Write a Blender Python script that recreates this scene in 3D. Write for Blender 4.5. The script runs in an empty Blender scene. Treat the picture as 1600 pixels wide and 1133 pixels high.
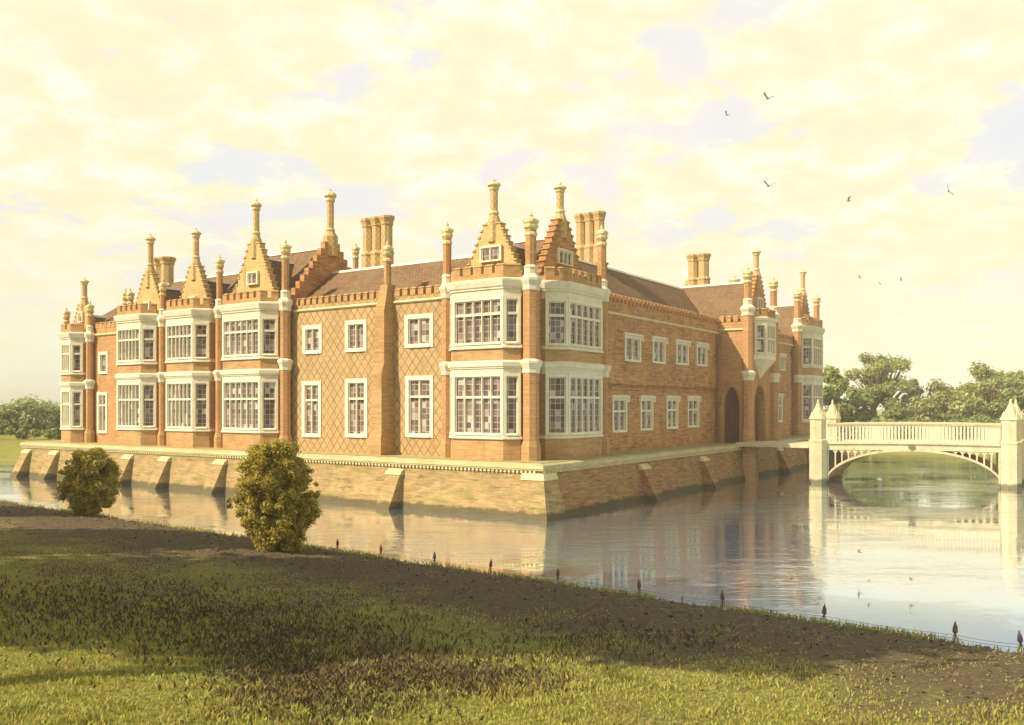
import bpy, bmesh, math, random
import numpy as np
from mathutils import Matrix, Vector
random.seed(7); rng = np.random.default_rng(7)
R = math.radians
S = bpy.context.scene
COL = S.collection

# ------------------------------------------------------------------ camera
F_PX = 1371.0; EYE = 5.3; V_H = 635.0
cam = bpy.data.objects.new('camera', bpy.data.cameras.new('camera')); COL.objects.link(cam)
cam.location = (0, 0, EYE); cam.rotation_euler = (R(90), 0, 0)
cam.data.sensor_width = 36; cam.data.lens = 36 * F_PX / 1600
cam.data.shift_y = (V_H - 1133 / 2) / 1600
cam.data.clip_start = .1; cam.data.clip_end = 6000
S.camera = cam

# ------------------------------------------------------------------ sky, sun, exposure
SUN_EL, SUN_X, SUN_Y = 40.0, -.90, -.44
w = bpy.data.worlds.new('World'); S.world = w; w.use_nodes = True
nt = w.node_tree; nt.nodes.clear()
def N(t, typ, **kw):
    n = t.nodes.new(typ)
    for k, v in kw.items(): setattr(n, k, v)
    return n
def math_node(t, op, a, b=None, clamp=False):
    n = N(t, 'ShaderNodeMath', operation=op, use_clamp=clamp)
    for i, v in enumerate((a, b)):
        if v is None: continue
        if isinstance(v, (int, float)): n.inputs[i].default_value = v
        else: t.links.new(v, n.inputs[i])
    return n.outputs[0]
def ramp(t, fac, stops, interp='LINEAR'):
    n = N(t, 'ShaderNodeValToRGB'); n.color_ramp.interpolation = interp
    el = n.color_ramp.elements
    while len(el) < len(stops): el.new(.5)
    for e, (p, c) in zip(el, stops):
        e.position = p; e.color = (c, c, c, 1) if isinstance(c, (int, float)) else (*c, 1)
    t.links.new(fac, n.inputs[0]); return n.outputs[0]
def mix(t, fac, a, b, typ='MIX'):
    n = N(t, 'ShaderNodeMix', data_type='RGBA', blend_type=typ)
    if isinstance(fac, (int, float)): n.inputs[0].default_value = fac
    else: t.links.new(fac, n.inputs[0])
    for sock, v in ((n.inputs[6], a), (n.inputs[7], b)):
        if isinstance(v, tuple): sock.default_value = (*v, 1)
        else: t.links.new(v, sock)
    return n.outputs[2]
def noise(t, vec, scale, detail=4, rough=.55, dist=0.):
    n = N(t, 'ShaderNodeTexNoise'); n.inputs['Scale'].default_value = scale
    n.inputs['Detail'].default_value = detail; n.inputs['Roughness'].default_value = rough
    n.inputs['Distortion'].default_value = dist
    if vec is not None: t.links.new(vec, n.inputs['Vector'])
    return n.outputs['Fac']
def vscale(t, vec, s):
    n = N(t, 'ShaderNodeMapping'); n.inputs['Scale'].default_value = s
    t.links.new(vec, n.inputs['Vector']); return n.outputs[0]

sky = N(nt, 'ShaderNodeTexSky', sky_type='NISHITA', sun_disc=False)
sky.sun_elevation = R(SUN_EL); sky.sun_rotation = math.atan2(SUN_X, SUN_Y)
sky.air_density = 1.0; sky.dust_density = 2.0; sky.ozone_density = 1.0
bg_sky = N(nt, 'ShaderNodeBackground'); bg_sky.inputs[1].default_value = .14
nt.links.new(sky.outputs[0], bg_sky.inputs[0])
tc = N(nt, 'ShaderNodeTexCoord')
sep = N(nt, 'ShaderNodeSeparateXYZ'); nt.links.new(tc.outputs['Generated'], sep.inputs[0])
zz = math_node(nt, 'ADD', math_node(nt, 'MAXIMUM', sep.outputs[2], 0.0), .22)
cx = math_node(nt, 'DIVIDE', sep.outputs[0], zz); cy = math_node(nt, 'DIVIDE', sep.outputs[1], zz)
cmb = N(nt, 'ShaderNodeCombineXYZ'); nt.links.new(cx, cmb.inputs[0]); nt.links.new(cy, cmb.inputs[1])
cl_big = noise(nt, cmb.outputs[0], 2.1, 13, .60, .25)
cl_mid = noise(nt, cmb.outputs[0], 6.5, 13, .64, .15)
cl_tint = noise(nt, cmb.outputs[0], .8, 3, .5)
cover = math_node(nt, 'ADD', cl_big, math_node(nt, 'MULTIPLY', math_node(nt, 'SUBTRACT', cl_mid, .5), .22))
# the cloud deck: cream lit heads, peach hollows; between them thin pale lavender-blue veils
body = ramp(nt, cl_mid, [(.36, (.97, .89, .63)), (.46, (1.0, .93, .63)), (.53, (1.0, .96, .70)), (.61, (1.01, .99, .84))])
veil = mix(nt, ramp(nt, cl_tint, [(.40, 0.), (.60, 1.)]), (.88, .88, .87), (.96, .91, .83))
low = ramp(nt, math_node(nt, 'DIVIDE', sep.outputs[2], .42, True), [(0, 1.), (.25, .75), (.55, 0.)])
cl_col = mix(nt, ramp(nt, cover, [(.425, 0.), (.47, 1.)]), veil, body)
cl_col = mix(nt, math_node(nt, 'MULTIPLY', low, .8), cl_col, mix(nt, ramp(nt, cl_tint, [(.4, 0.), (.65, 1.)]), (1.0, .91, .60), (1.0, .96, .72)))
bg_cl = N(nt, 'ShaderNodeBackground'); bg_cl.inputs[1].default_value = .79
nt.links.new(cl_col, bg_cl.inputs[0])
gap = ramp(nt, cover, [(.34, .92), (.46, 1.)])
high = ramp(nt, sep.outputs[2], [(.44, 1.), (.68, .28)])
mx = N(nt, 'ShaderNodeMixShader'); nt.links.new(math_node(nt, 'MULTIPLY', gap, high), mx.inputs[0])
nt.links.new(bg_sky.outputs[0], mx.inputs[1]); nt.links.new(bg_cl.outputs[0], mx.inputs[2])
wo = N(nt, 'ShaderNodeOutputWorld'); nt.links.new(mx.outputs[0], wo.inputs[0])

sun_d = bpy.data.lights.new('sun', 'SUN'); sun_d.energy = 5.0; sun_d.angle = R(.5); sun_d.color = (1, .89, .70)
sun = bpy.data.objects.new('sun', sun_d); COL.objects.link(sun)
h = math.hypot(SUN_X, SUN_Y); ce = math.cos(R(SUN_EL))
to_sun = Vector((SUN_X / h * ce, SUN_Y / h * ce, math.sin(R(SUN_EL))))
sun.rotation_euler = to_sun.to_track_quat('Z', 'Y').to_euler()
sun.location = to_sun * 300
S.view_settings.view_transform = 'Standard'; S.view_settings.look = 'None'
S.view_settings.exposure = 0.40; S.view_settings.gamma = 1.0; S.view_settings.use_curve_mapping = False
S.render.engine = 'CYCLES'
S.cycles.max_bounces = 6; S.cycles.diffuse_bounces = 3; S.cycles.glossy_bounces = 3; S.cycles.transparent_max_bounces = 8

# ------------------------------------------------------------------ materials
def new_mat(name):
    m = bpy.data.materials.new(name); m.use_nodes = True
    t = m.node_tree; b = t.nodes['Principled BSDF']
    return m, t, b
def uvmap(t): return N(t, 'ShaderNodeTexCoord').outputs['UV']
def objco(t): return N(t, 'ShaderNodeTexCoord').outputs['Object']
def bump(t, b, height, strength, dist=.02):
    n = N(t, 'ShaderNodeBump'); n.inputs['Strength'].default_value = strength; n.inputs['Distance'].default_value = dist
    t.links.new(height, n.inputs['Height']); t.links.new(n.outputs[0], b.inputs['Normal'])

def brick_mat(name, c1, c2, mortar, diaper=None, moss=0., contrast=1., course=.13, tide=False):
    m, t, b = new_mat(name); uv = uvmap(t)
    br = N(t, 'ShaderNodeTexBrick'); t.links.new(uv, br.inputs['Vector'])
    br.inputs['Color1'].default_value = (*c1, 1); br.inputs['Color2'].default_value = (*c2, 1)
    br.inputs['Mortar'].default_value = (*mortar, 1)
    br.inputs['Scale'].default_value = 1; br.inputs['Mortar Size'].default_value = .013
    br.inputs['Mortar Smooth'].default_value = .3; br.inputs['Bias'].default_value = -.1
    br.inputs['Brick Width'].default_value = .36; br.inputs['Row Height'].default_value = course
    streak = noise(t, vscale(t, uv, (1.1, 7.5, 1)), 1.0, 5, .7)
    blot = noise(t, uv, .55, 6, .65)
    col = mix(t, ramp(t, streak, [(.40, 0.), (.60, .50 * contrast)]), br.outputs['Color'], tuple(x * .50 for x in c2))
    col = mix(t, ramp(t, blot, [(.35, 0.), (.68, .55)]), col, tuple(min(1, x * 1.25) for x in c1))
    if diaper:
        sp = N(t, 'ShaderNodeSeparateXYZ'); t.links.new(uv, sp.inputs[0])
        s = .55; lines = None
        for sg in (1, -1):
            a = math_node(t, 'ADD', sp.outputs[0], math_node(t, 'MULTIPLY', sp.outputs[1], .80 * sg))
            fr = math_node(t, 'ABSOLUTE', math_node(t, 'SUBTRACT', math_node(t, 'FRACT', math_node(t, 'DIVIDE', a, s)), .5))
            l = math_node(t, 'LESS_THAN', fr, .062)
            lines = l if lines is None else math_node(t, 'MAXIMUM', lines, l)
        fade = ramp(t, noise(t, uv, 1.1, 4, .6), [(.30, .35), (.55, 1.)])
        col = mix(t, math_node(t, 'MULTIPLY', lines, fade), col, diaper)
    if moss:
        mo = noise(t, vscale(t, uv, (.45, 2.6, 1)), 1.3, 7, .72)
        col = mix(t, ramp(t, mo, [(.50, 0.), (.62, moss)]), col, (.20, .19, .055))
        st = noise(t, vscale(t, uv, (.8, 5, 1)), 1.0, 6, .7)
        col = mix(t, ramp(t, st, [(.56, 0.), (.66, .75)]), col, (.13, .07, .03))
    stain = noise(t, vscale(t, uv, (1.3, .22, 1)), .9, 6, .7)
    col = mix(t, ramp(t, stain, [(.52, 0.), (.74, .45)]), col, (.16, .105, .06))
    lich = noise(t, uv, 2.6, 5, .75)
    col = mix(t, ramp(t, lich, [(.62, 0.), (.70, .35)]), col, (.50, .44, .27))
    if tide:
        pz = N(t, 'ShaderNodeSeparateXYZ'); t.links.new(objco(t), pz.inputs[0])
        wet = math_node(t, 'SUBTRACT', pz.outputs[2], math_node(t, 'MULTIPLY', noise(t, uv, 1.2, 4, .6), .5))
        col = mix(t, ramp(t, wet, [(.0, .85), (.14, 0.)]), col, (.085, .07, .035))
    t.links.new(col, b.inputs['Base Color']); b.inputs['Roughness'].default_value = .9
    b.inputs['Specular IOR Level'].default_value = .2
    bump(t, b, br.outputs['Fac'], -.5, .012)
    return m
def noise_mat(name, c1, c2, scale=2., rough=.85, bstr=.25, stretch=(1, 1, 1), spec=.25, c3=None):
    m, t, b = new_mat(name); co = vscale(t, objco(t), stretch)
    n1 = noise(t, co, scale, 7, .65)
    col = mix(t, ramp(t, n1, [(.36, 0.), (.66, 1.)]), c1, c2)
    if c3:
        n2 = noise(t, co, scale * 3.1, 5, .7)
        col = mix(t, ramp(t, n2, [(.55, 0.), (.70, .8)]), col, c3)
    t.links.new(col, b.inputs['Base Color']); b.inputs['Roughness'].default_value = rough
    b.inputs['Specular IOR Level'].default_value = spec
    bump(t, b, noise(t, co, scale * 9, 4, .6), bstr, .02)
    return m
M = {}
M['brick'] = brick_mat('red_brick', (.49, .26, .10), (.415, .185, .072), (.48, .34, .18))
M['brick_pale'] = brick_mat('pale_brick', (.49, .29, .115), (.42, .215, .078), (.48, .35, .18), contrast=1.1)
M['brick_gable'] = brick_mat('gable_brick', (.55, .39, .16), (.49, .32, .12), (.55, .43, .22), contrast=.8)
M['brick_diaper'] = brick_mat('diapered_brick', (.48, .305, .13), (.42, .24, .09), (.48, .36, .19), diaper=(.20, .14, .07), contrast=.5)
M['brick_dark'] = brick_mat('shade_toned_brick', (.52, .275, .115), (.43, .195, .075), (.50, .33, .17), contrast=1.9)  # streaky brick, toned darker to paint in shade on the right-hand fronts
M['brick_moat'] = brick_mat('moat_brick', (.42, .275, .115), (.35, .205, .080), (.42, .32, .17), moss=.95, contrast=1.4, tide=True, course=.16)
M['brick_moat_shade'] = brick_mat('shaded_moat_brick', (.40, .215, .085), (.31, .14, .055), (.42, .28, .14), moss=.7, contrast=1.9, tide=True, course=.16)  # redder, darker copy of the moat brick: right-hand shade put into the colour
M['stone'] = noise_mat('pale_stone', (.65, .55, .37), (.74, .65, .46), 1.2, c3=(.46, .38, .23))
M['stone_white'] = noise_mat('window_stone', (.70, .61, .42), (.78, .70, .50), 1.4, c3=(.56, .47, .30))
M['bridge'] = noise_mat('bridge_stone', (.54, .45, .26), (.66, .56, .34), .8, c3=(.38, .30, .17), bstr=.4)
t_ = M['bridge'].node_tree; b_ = t_.nodes['Principled BSDF']; lk = b_.inputs['Base Color'].links[0].from_socket
pz_ = N(t_, 'ShaderNodeSeparateXYZ'); t_.links.new(objco(t_), pz_.inputs[0])
wet_ = math_node(t_, 'SUBTRACT', pz_.outputs[2], math_node(t_, 'MULTIPLY', noise(t_, objco(t_), 1.6, 4, .6), .45))
t_.links.new(mix(t_, ramp(t_, wet_, [(0., .85), (.18, 0.)]), lk, (.10, .085, .04)), b_.inputs['Base Color'])
M['stone_warm'] = noise_mat('warm_stone', (.58, .46, .22), (.70, .58, .31), .9, c3=(.42, .32, .14))
M['coping'] = noise_mat('mossy_coping', (.52, .43, .22), (.40, .34, .15), .8, c3=(.26, .24, .08), stretch=(1, 1, 3))
M['lead'] = noise_mat('ridge_lead', (.62, .50, .40), (.72, .64, .52), 2., rough=.6)
M['iron'] = noise_mat('weathered_iron', (.10, .07, .06), (.17, .11, .09), 8., rough=.6)
M['bark'] = noise_mat('bark', (.15, .095, .05), (.24, .15, .08), 5., stretch=(1, 1, .25), bstr=.6)
M['gravel'] = noise_mat('terrace_gravel', (.40, .33, .16), (.32, .30, .11), 1.5)
M['pipe'] = noise_mat('painted_pipe', (.24, .13, .07), (.30, .17, .09), 4., rough=.6)
M['bird'] = noise_mat('feathers', (.60, .34, .19), (.50, .27, .15), 6.)
M['bird_dark'] = noise_mat('dark_feathers', (.10, .11, .07), (.07, .07, .05), 6.)
def door_mat():
    m, t, b = new_mat('dark_oak'); uv = uvmap(t)
    wv = noise(t, vscale(t, uv, (9, .8, 1)), 1., 5, .6)
    t.links.new(ramp(t, wv, [(.3, (.10, .04, .03)), (.7, (.17, .07, .05))]), b.inputs['Base Color'])
    b.inputs['Roughness'].default_value = .75; return m
M['door'] = door_mat()
def roof_mat():
    m, t, b = new_mat('clay_tiles'); uv = uvmap(t)
    br = N(t, 'ShaderNodeTexBrick'); t.links.new(uv, br.inputs['Vector'])
    br.inputs['Color1'].default_value = (.26, .150, .072, 1); br.inputs['Color2'].default_value = (.17, .092, .046, 1)
    br.inputs['Mortar'].default_value = (.085, .042, .028, 1); br.inputs['Scale'].default_value = 1
    br.inputs['Mortar Size'].default_value = .018; br.inputs['Brick Width'].default_value = .24; br.inputs['Row Height'].default_value = .19
    n1 = noise(t, uv, .6, 6, .7)
    col = mix(t, ramp(t, n1, [(.42, 0.), (.68, .65)]), br.outputs['Color'], (.20, .155, .065))
    n2 = noise(t, vscale(t, uv, (3, .5, 1)), 1.2, 5, .7)
    col = mix(t, ramp(t, n2, [(.5, 0.), (.72, .6)]), col, (.26, .15, .075))
    t.links.new(col, b.inputs['Base Color']); b.inputs['Roughness'].default_value = .85; b.inputs['Specular IOR Level'].default_value = .2
    bump(t, b, br.outputs['Fac'], -.7, .02); return m
M['roof'] = roof_mat()
def glass_mat():
    m, t, b = new_mat('leaded_glass'); uv = uvmap(t)
    sp = N(t, 'ShaderNodeSeparateXYZ'); t.links.new(uv, sp.inputs[0])
    cw, chh = .27, .32
    ux = math_node(t, 'DIVIDE', sp.outputs[0], cw); uy = math_node(t, 'DIVIDE', sp.outputs[1], chh)
    lx = math_node(t, 'LESS_THAN', math_node(t, 'FRACT', ux), .13); ly = math_node(t, 'LESS_THAN', math_node(t, 'FRACT', uy), .11)
    lead = math_node(t, 'MAXIMUM', lx, ly)
    cc = N(t, 'ShaderNodeCombineXYZ')
    t.links.new(math_node(t, 'FLOOR', ux), cc.inputs[0]); t.links.new(math_node(t, 'FLOOR', uy), cc.inputs[1])
    oi = N(t, 'ShaderNodeObjectInfo'); t.links.new(oi.outputs['Random'], cc.inputs[2])
    wn = N(t, 'ShaderNodeTexWhiteNoise'); t.links.new(cc.outputs[0], wn.inputs['Vector'])
    pale_refl = noise(t, cc.outputs[0], .35, 2, .5)
    dark = ramp(t, wn.outputs['Value'], [(0, (.09, .052, .047)), (.55, (.15, .092, .085)), (.84, (.25, .17, .15)), (.96, (.50, .44, .36))])
    col = mix(t, ramp(t, pale_refl, [(.62, 0.), (.74, .5)]), dark, (.50, .45, .40))  # pale panes and patches are reflections painted into the glass colour
    col = mix(t, math_node(t, 'MULTIPLY', lead, .65), col, (.55, .47, .36))
    t.links.new(col, b.inputs['Base Color']); b.inputs['Roughness'].default_value = .06; b.inputs['IOR'].default_value = 1.6
    cs = N(t, 'ShaderNodeVectorMath', operation='SUBTRACT'); t.links.new(wn.outputs['Color'], cs.inputs[0]); cs.inputs[1].default_value = (.5, .5, .5)
    sc = N(t, 'ShaderNodeVectorMath', operation='SCALE'); t.links.new(cs.outputs[0], sc.inputs[0]); sc.inputs['Scale'].default_value = .16
    ge = N(t, 'ShaderNodeNewGeometry')
    ad = N(t, 'ShaderNodeVectorMath', operation='ADD'); t.links.new(ge.outputs['Normal'], ad.inputs[0]); t.links.new(sc.outputs[0], ad.inputs[1])
    no = N(t, 'ShaderNodeVectorMath', operation='NORMALIZE'); t.links.new(ad.outputs[0], no.inputs[0])
    t.links.new(no.outputs[0], b.inputs['Normal'])
    return m
M['glass'] = glass_mat()
def twist_mat():
    m, t, b = new_mat('moulded_brick'); co = objco(t)
    sp = N(t, 'ShaderNodeSeparateXYZ'); t.links.new(uvmap(t), sp.inputs[0])
    l = None
    for sg in (1, -1):
        a = math_node(t, 'ADD', math_node(t, 'MULTIPLY', sp.outputs[0], 3.2), math_node(t, 'MULTIPLY', sp.outputs[1], 2.6 * sg))
        q = math_node(t, 'LESS_THAN', math_node(t, 'FRACT', a), .20)
        l = q if l is None else math_node(t, 'MAXIMUM', l, q)
    base = mix(t, ramp(t, noise(t, co, 1.6, 6, .7), [(.35, 0.), (.65, 1.)]), (.60, .44, .20), (.50, .32, .125))
    col = mix(t, math_node(t, 'MULTIPLY', l, .5), base, (.26, .15, .065))
    t.links.new(col, b.inputs['Base Color']); b.inputs['Roughness'].default_value = .85
    bump(t, b, l, -.8, .03); return m
M['twist'] = twist_mat()
def leaf_mat(name, cols, rough=.6, trans=.25, mottle=None):
    m, t, b = new_mat(name)
    g = N(t, 'ShaderNodeNewGeometry')
    n = len(cols); col = ramp(t, g.outputs['Random Per Island'], [(i / (n - 1), c) for i, c in enumerate(cols)])
    if mottle:
        co = objco(t)
        for sc_, lo, hi, cc in mottle: col = mix(t, ramp(t, noise(t, co, sc_, 5, .65), [(lo, 0.), (hi, .75)]), col, cc)
    t.links.new(col, b.inputs['Base Color']); b.inputs['Roughness'].default_value = rough
    b.inputs['Specular IOR Level'].default_value = .25
    tr = N(t, 'ShaderNodeBsdfTranslucent'); t.links.new(col, tr.inputs[0])
    ms = N(t, 'ShaderNodeMixShader'); ms.inputs[0].default_value = trans
    t.links.new(b.outputs[0], ms.inputs[1]); t.links.new(tr.outputs[0], ms.inputs[2])
    t.links.new(ms.outputs[0], t.nodes['Material Output'].inputs[0]); return m
M['leaf_bush'] = leaf_mat('bush_leaves', [(.17, .12, .035), (.38, .32, .05), (.56, .48, .08), (.43, .30, .06), (.70, .60, .12)], trans=.45)
M['leaf_tree'] = leaf_mat('tree_leaves', [(.22, .25, .07), (.35, .38, .10), (.46, .48, .14), (.30, .29, .10), (.60, .58, .22)], trans=.45)
M['leaf_deep'] = leaf_mat('dense_leaves', [(.17, .21, .055), (.28, .32, .08), (.38, .41, .11), (.23, .25, .07)], trans=.4)
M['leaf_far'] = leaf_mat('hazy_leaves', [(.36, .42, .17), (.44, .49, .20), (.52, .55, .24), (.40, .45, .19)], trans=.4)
M['grass'] = leaf_mat('grass_blades', [(.28, .28, .05), (.39, .37, .07), (.49, .45, .09), (.38, .28, .07), (.31, .35, .07), (.58, .53, .15)], trans=.35, mottle=[(.45, .52, .66, (.30, .20, .075)), (.7, .56, .70, (.22, .30, .085)), (.3, .58, .72, (.50, .47, .14))])
M['weed'] = leaf_mat('weed_leaves', [(.085, .055, .025), (.12, .075, .03), (.10, .075, .03)], trans=.15)

def ground_mat():
    m, t, b = new_mat('turf'); co = objco(t)
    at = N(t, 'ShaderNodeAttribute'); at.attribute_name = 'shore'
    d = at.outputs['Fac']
    n_big = noise(t, co, .16, 6, .65, .6); n_mid = noise(t, co, .9, 6, .65); n_fine = noise(t, vscale(t, co, (1, 1, .2)), 9., 5, .7)
    green = mix(t, ramp(t, n_mid, [(.35, 0.), (.65, 1.)]), (.215, .20, .042), (.275, .25, .055))
    green = mix(t, ramp(t, n_fine, [(.52, 0.), (.72, .7)]), green, (.15, .135, .034))
    shade_earth = mix(t, ramp(t, n_fine, [(.35, 0.), (.65, 1.)]), (.072, .048, .030), (.150, .105, .060))
    shade_earth = mix(t, ramp(t, noise(t, co, 3.2, 6, .75), [(.50, 0.), (.66, .7)]), shade_earth, (.135, .125, .040))
    # painted shade as brown earth along the moat bank, breaking up into turf upslope
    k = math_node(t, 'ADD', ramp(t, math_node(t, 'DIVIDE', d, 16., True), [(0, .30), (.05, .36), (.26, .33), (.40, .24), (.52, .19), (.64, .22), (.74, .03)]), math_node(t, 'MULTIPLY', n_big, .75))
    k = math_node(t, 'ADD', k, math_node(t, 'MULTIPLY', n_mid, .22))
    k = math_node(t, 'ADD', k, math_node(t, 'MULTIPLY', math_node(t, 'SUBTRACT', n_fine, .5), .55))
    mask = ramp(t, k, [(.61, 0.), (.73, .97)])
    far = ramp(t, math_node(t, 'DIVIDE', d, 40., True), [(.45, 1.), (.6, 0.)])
    col = mix(t, math_node(t, 'MULTIPLY', mask, far), green, shade_earth)
    t.links.new(col, b.inputs['Base Color']); b.inputs['Roughness'].default_value = .95; b.inputs['Specular IOR Level'].default_value = .1
    bump(t, b, n_fine, .7, .06); return m
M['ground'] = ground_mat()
def water_mat():
    m, t, b = new_mat('moat_water'); co = objco(t)
    b.inputs['Base Color'].default_value = (.25, .43, .57, 1); b.inputs['Roughness'].default_value = .3; b.inputs['Specular IOR Level'].default_value = 0
    gl = N(t, 'ShaderNodeBsdfGlossy'); gl.inputs['Color'].default_value = (.97, .97, .97, 1); gl.inputs['Roughness'].default_value = .03
    lw = N(t, 'ShaderNodeLayerWeight')
    ms = N(t, 'ShaderNodeMixShader'); t.links.new(ramp(t, lw.outputs['Facing'], [(.0, .04), (.62, .09), (.74, .19), (.782, .46), (.815, .88), (.90, .97)]), ms.inputs[0])
    t.links.new(b.outputs[0], ms.inputs[1]); t.links.new(gl.outputs[0], ms.inputs[2]); t.links.new(ms.outputs[0], t.nodes['Material Output'].inputs[0])
    n1 = noise(t, vscale(t, co, (.55, 1.5, 1)), .9, 4, .55, .5)
    n2 = noise(t, vscale(t, co, (1.0, 3.0, 1)), 2.6, 3, .5)
    hgt = math_node(t, 'ADD', math_node(t, 'MULTIPLY', n1, 1.), math_node(t, 'MULTIPLY', n2, .25))
    patch = ramp(t, noise(t, vscale(t, co, (.4, 1, 1)), .20, 5, .65), [(.42, .06), (.60, 1.)])
    bn = N(t, 'ShaderNodeBump'); bn.inputs['Distance'].default_value = .075
    t.links.new(hgt, bn.inputs['Height']); t.links.new(math_node(t, 'MULTIPLY', patch, .55), bn.inputs['Strength'])
    t.links.new(bn.outputs[0], gl.inputs['Normal']); return m
M['water'] = water_mat()

# ------------------------------------------------------------------ builders
def tag(o, label=None, cat=None, group=None, kind=None):
    if label: o['label'] = label
    if cat: o['category'] = cat
    if group: o['group'] = group
    if kind: o['kind'] = kind
    return o
def link(name, me, mat=None, parent=None, loc=(0, 0, 0), rz=0.):
    o = bpy.data.objects.new(name, me); COL.objects.link(o)
    if me is not None and mat is not None and not me.materials: me.materials.append(mat)
    o.location = loc; o.rotation_euler = (0, 0, rz)
    if parent is not None: o.parent = parent
    return o
def empty(name, loc, rz=0.):
    o = bpy.data.objects.new(name, None); COL.objects.link(o); o.location = loc; o.rotation_euler = (0, 0, rz); o.empty_display_size = .3
    return o
def copy_tree(o, parent=None):
    c = o.copy(); COL.objects.link(c)
    if parent is not None: c.parent = parent
    for ch in list(o.children): copy_tree(ch, c)
    return c
class MB:
    def __init__(s, smooth=False): s.bm = bmesh.new(); s.m = Matrix(); s.smooth = smooth
    def v(s, p): return s.bm.verts.new(s.m @ Vector(p))
    def face(s, vs):
        try: return s.bm.faces.new(vs)
        except ValueError: return None
    def quad(s, *ps): return s.face([s.v(p) for p in ps])
    def loft(s, a, b, cap=True):
        va = [s.v(p) for p in a]; vb = [s.v(p) for p in b]; n = len(a)
        for i in range(n): s.face([va[i], va[(i + 1) % n], vb[(i + 1) % n], vb[i]])
        if cap: s.face(va[::-1]); s.face(vb)
    def box(s, x0, x1, y0, y1, z0, z1):
        s.loft([(x0, y0, z0), (x1, y0, z0), (x1, y1, z0), (x0, y1, z0)], [(x0, y0, z1), (x1, y0, z1), (x1, y1, z1), (x0, y1, z1)])
    def prism(s, poly, z0, z1, top=None):
        s.loft([(x, y, z0) for x, y in poly], [(x, y, z1) for x, y in (top or poly)])
    def prism_y(s, poly, y0, y1): s.loft([(x, y0, z) for x, z in poly], [(x, y1, z) for x, z in poly])
    def prism_x(s, poly, x0, x1): s.loft([(x0, y, z) for y, z in poly], [(x1, y, z) for y, z in poly])
    def lathe(s, cx, cy, prof, n=8, rot=None, cap=True):
        rot = math.pi / n if rot is None else rot
        rings = []
        for r, z in prof:
            r = max(r, .002)
            rings.append([s.v((cx + r * math.cos(rot + 2 * math.pi * i / n), cy + r * math.sin(rot + 2 * math.pi * i / n), z)) for i in range(n)])
        for a, b in zip(rings, rings[1:]):
            for i in range(n): s.face([a[i], a[(i + 1) % n], b[(i + 1) % n], b[i]])
        if cap: s.face(rings[0][::-1]); s.face(rings[-1])
    def tube(s, pts, rad, n=6):
        pts = [Vector(p) for p in pts]; rings = []
        for i, p in enumerate(pts):
            d = (pts[min(i + 1, len(pts) - 1)] - pts[max(i - 1, 0)]).normalized()
            u = d.cross(Vector((.3, .9, .1))).normalized(); k = d.cross(u)
            r = rad[i] if isinstance(rad, (list, tuple)) else rad
            rings.append([s.v(p + (u * math.cos(2 * math.pi * j / n) + k * math.sin(2 * math.pi * j / n)) * r) for j in range(n)])
        for a, b in zip(rings, rings[1:]):
            for i in range(n): s.face([a[i], a[(i + 1) % n], b[(i + 1) % n], b[i]])
        s.face(rings[0][::-1]); s.face(rings[-1])
    def mesh(s, name):
        bm = s.bm; bmesh.ops.recalc_face_normals(bm, faces=bm.faces)
        uv = bm.loops.layers.uv.new('UVMap')
        for f in bm.faces:
            n = f.normal
            if abs(n.z) > .92: ux, uy = Vector((1, 0, 0)), Vector((0, 1, 0))
            else:
                ux = Vector((-n.y, n.x, 0)).normalized(); uy = Vector((0, 0, 1)) if abs(n.z) < .2 else n.cross(ux)
                if abs(n.y) > .999: ux = Vector((1, 0, 0))
            for l in f.loops: l[uv].uv = (l.vert.co.dot(ux), l.vert.co.dot(uy))
            f.smooth = s.smooth
        me = bpy.data.meshes.new(name); bm.to_mesh(me); bm.free(); return me
    def build(s, name, mat, parent=None, loc=(0, 0, 0), rz=0.): return link(name, s.mesh(name), mat, parent, loc, rz)

def offset_line(pts, o):
    """offset an open plan polyline outwards (to the right of travel), mitred"""
    out = []; n = len(pts)
    for i in range(n):
        ds = []
        if i > 0: ds.append((Vector(pts[i]) - Vector(pts[i - 1])).normalized())
        if i < n - 1: ds.append((Vector(pts[i + 1]) - Vector(pts[i])).normalized())
        ns = [Vector((d.y, -d.x)) for d in ds]; q = sum(ns, Vector((0, 0))).normalized()
        out.append(tuple(Vector(pts[i]) + q * (o / max(.3, q.dot(ns[0])))))
    return out
def merlons(mb, pts, z0, z1, wid=.30, gap=.22, th=.22):
    for p, q in zip(pts, pts[1:]):
        d = Vector(q) - Vector(p); L = d.length; n = max(1, int((L + gap) / (wid + gap)))
        if L < wid: continue
        step = (L + gap) / n; ww = step - gap; ang = math.atan2(d.y, d.x)
        old = mb.m
        mb.m = old @ Matrix.Translation((p[0], p[1], 0)) @ Matrix.Rotation(ang, 4, 'Z')
        for i in range(n):
            a = i * step
            mb.box(a, a + ww, 0, th, z0, z1 - .07)
            mb.prism_x([(-.03, z1 - .07), (th + .03, z1 - .07), (th / 2, z1 + .03)], a - .02, a + ww + .02)
        mb.m = old

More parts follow.
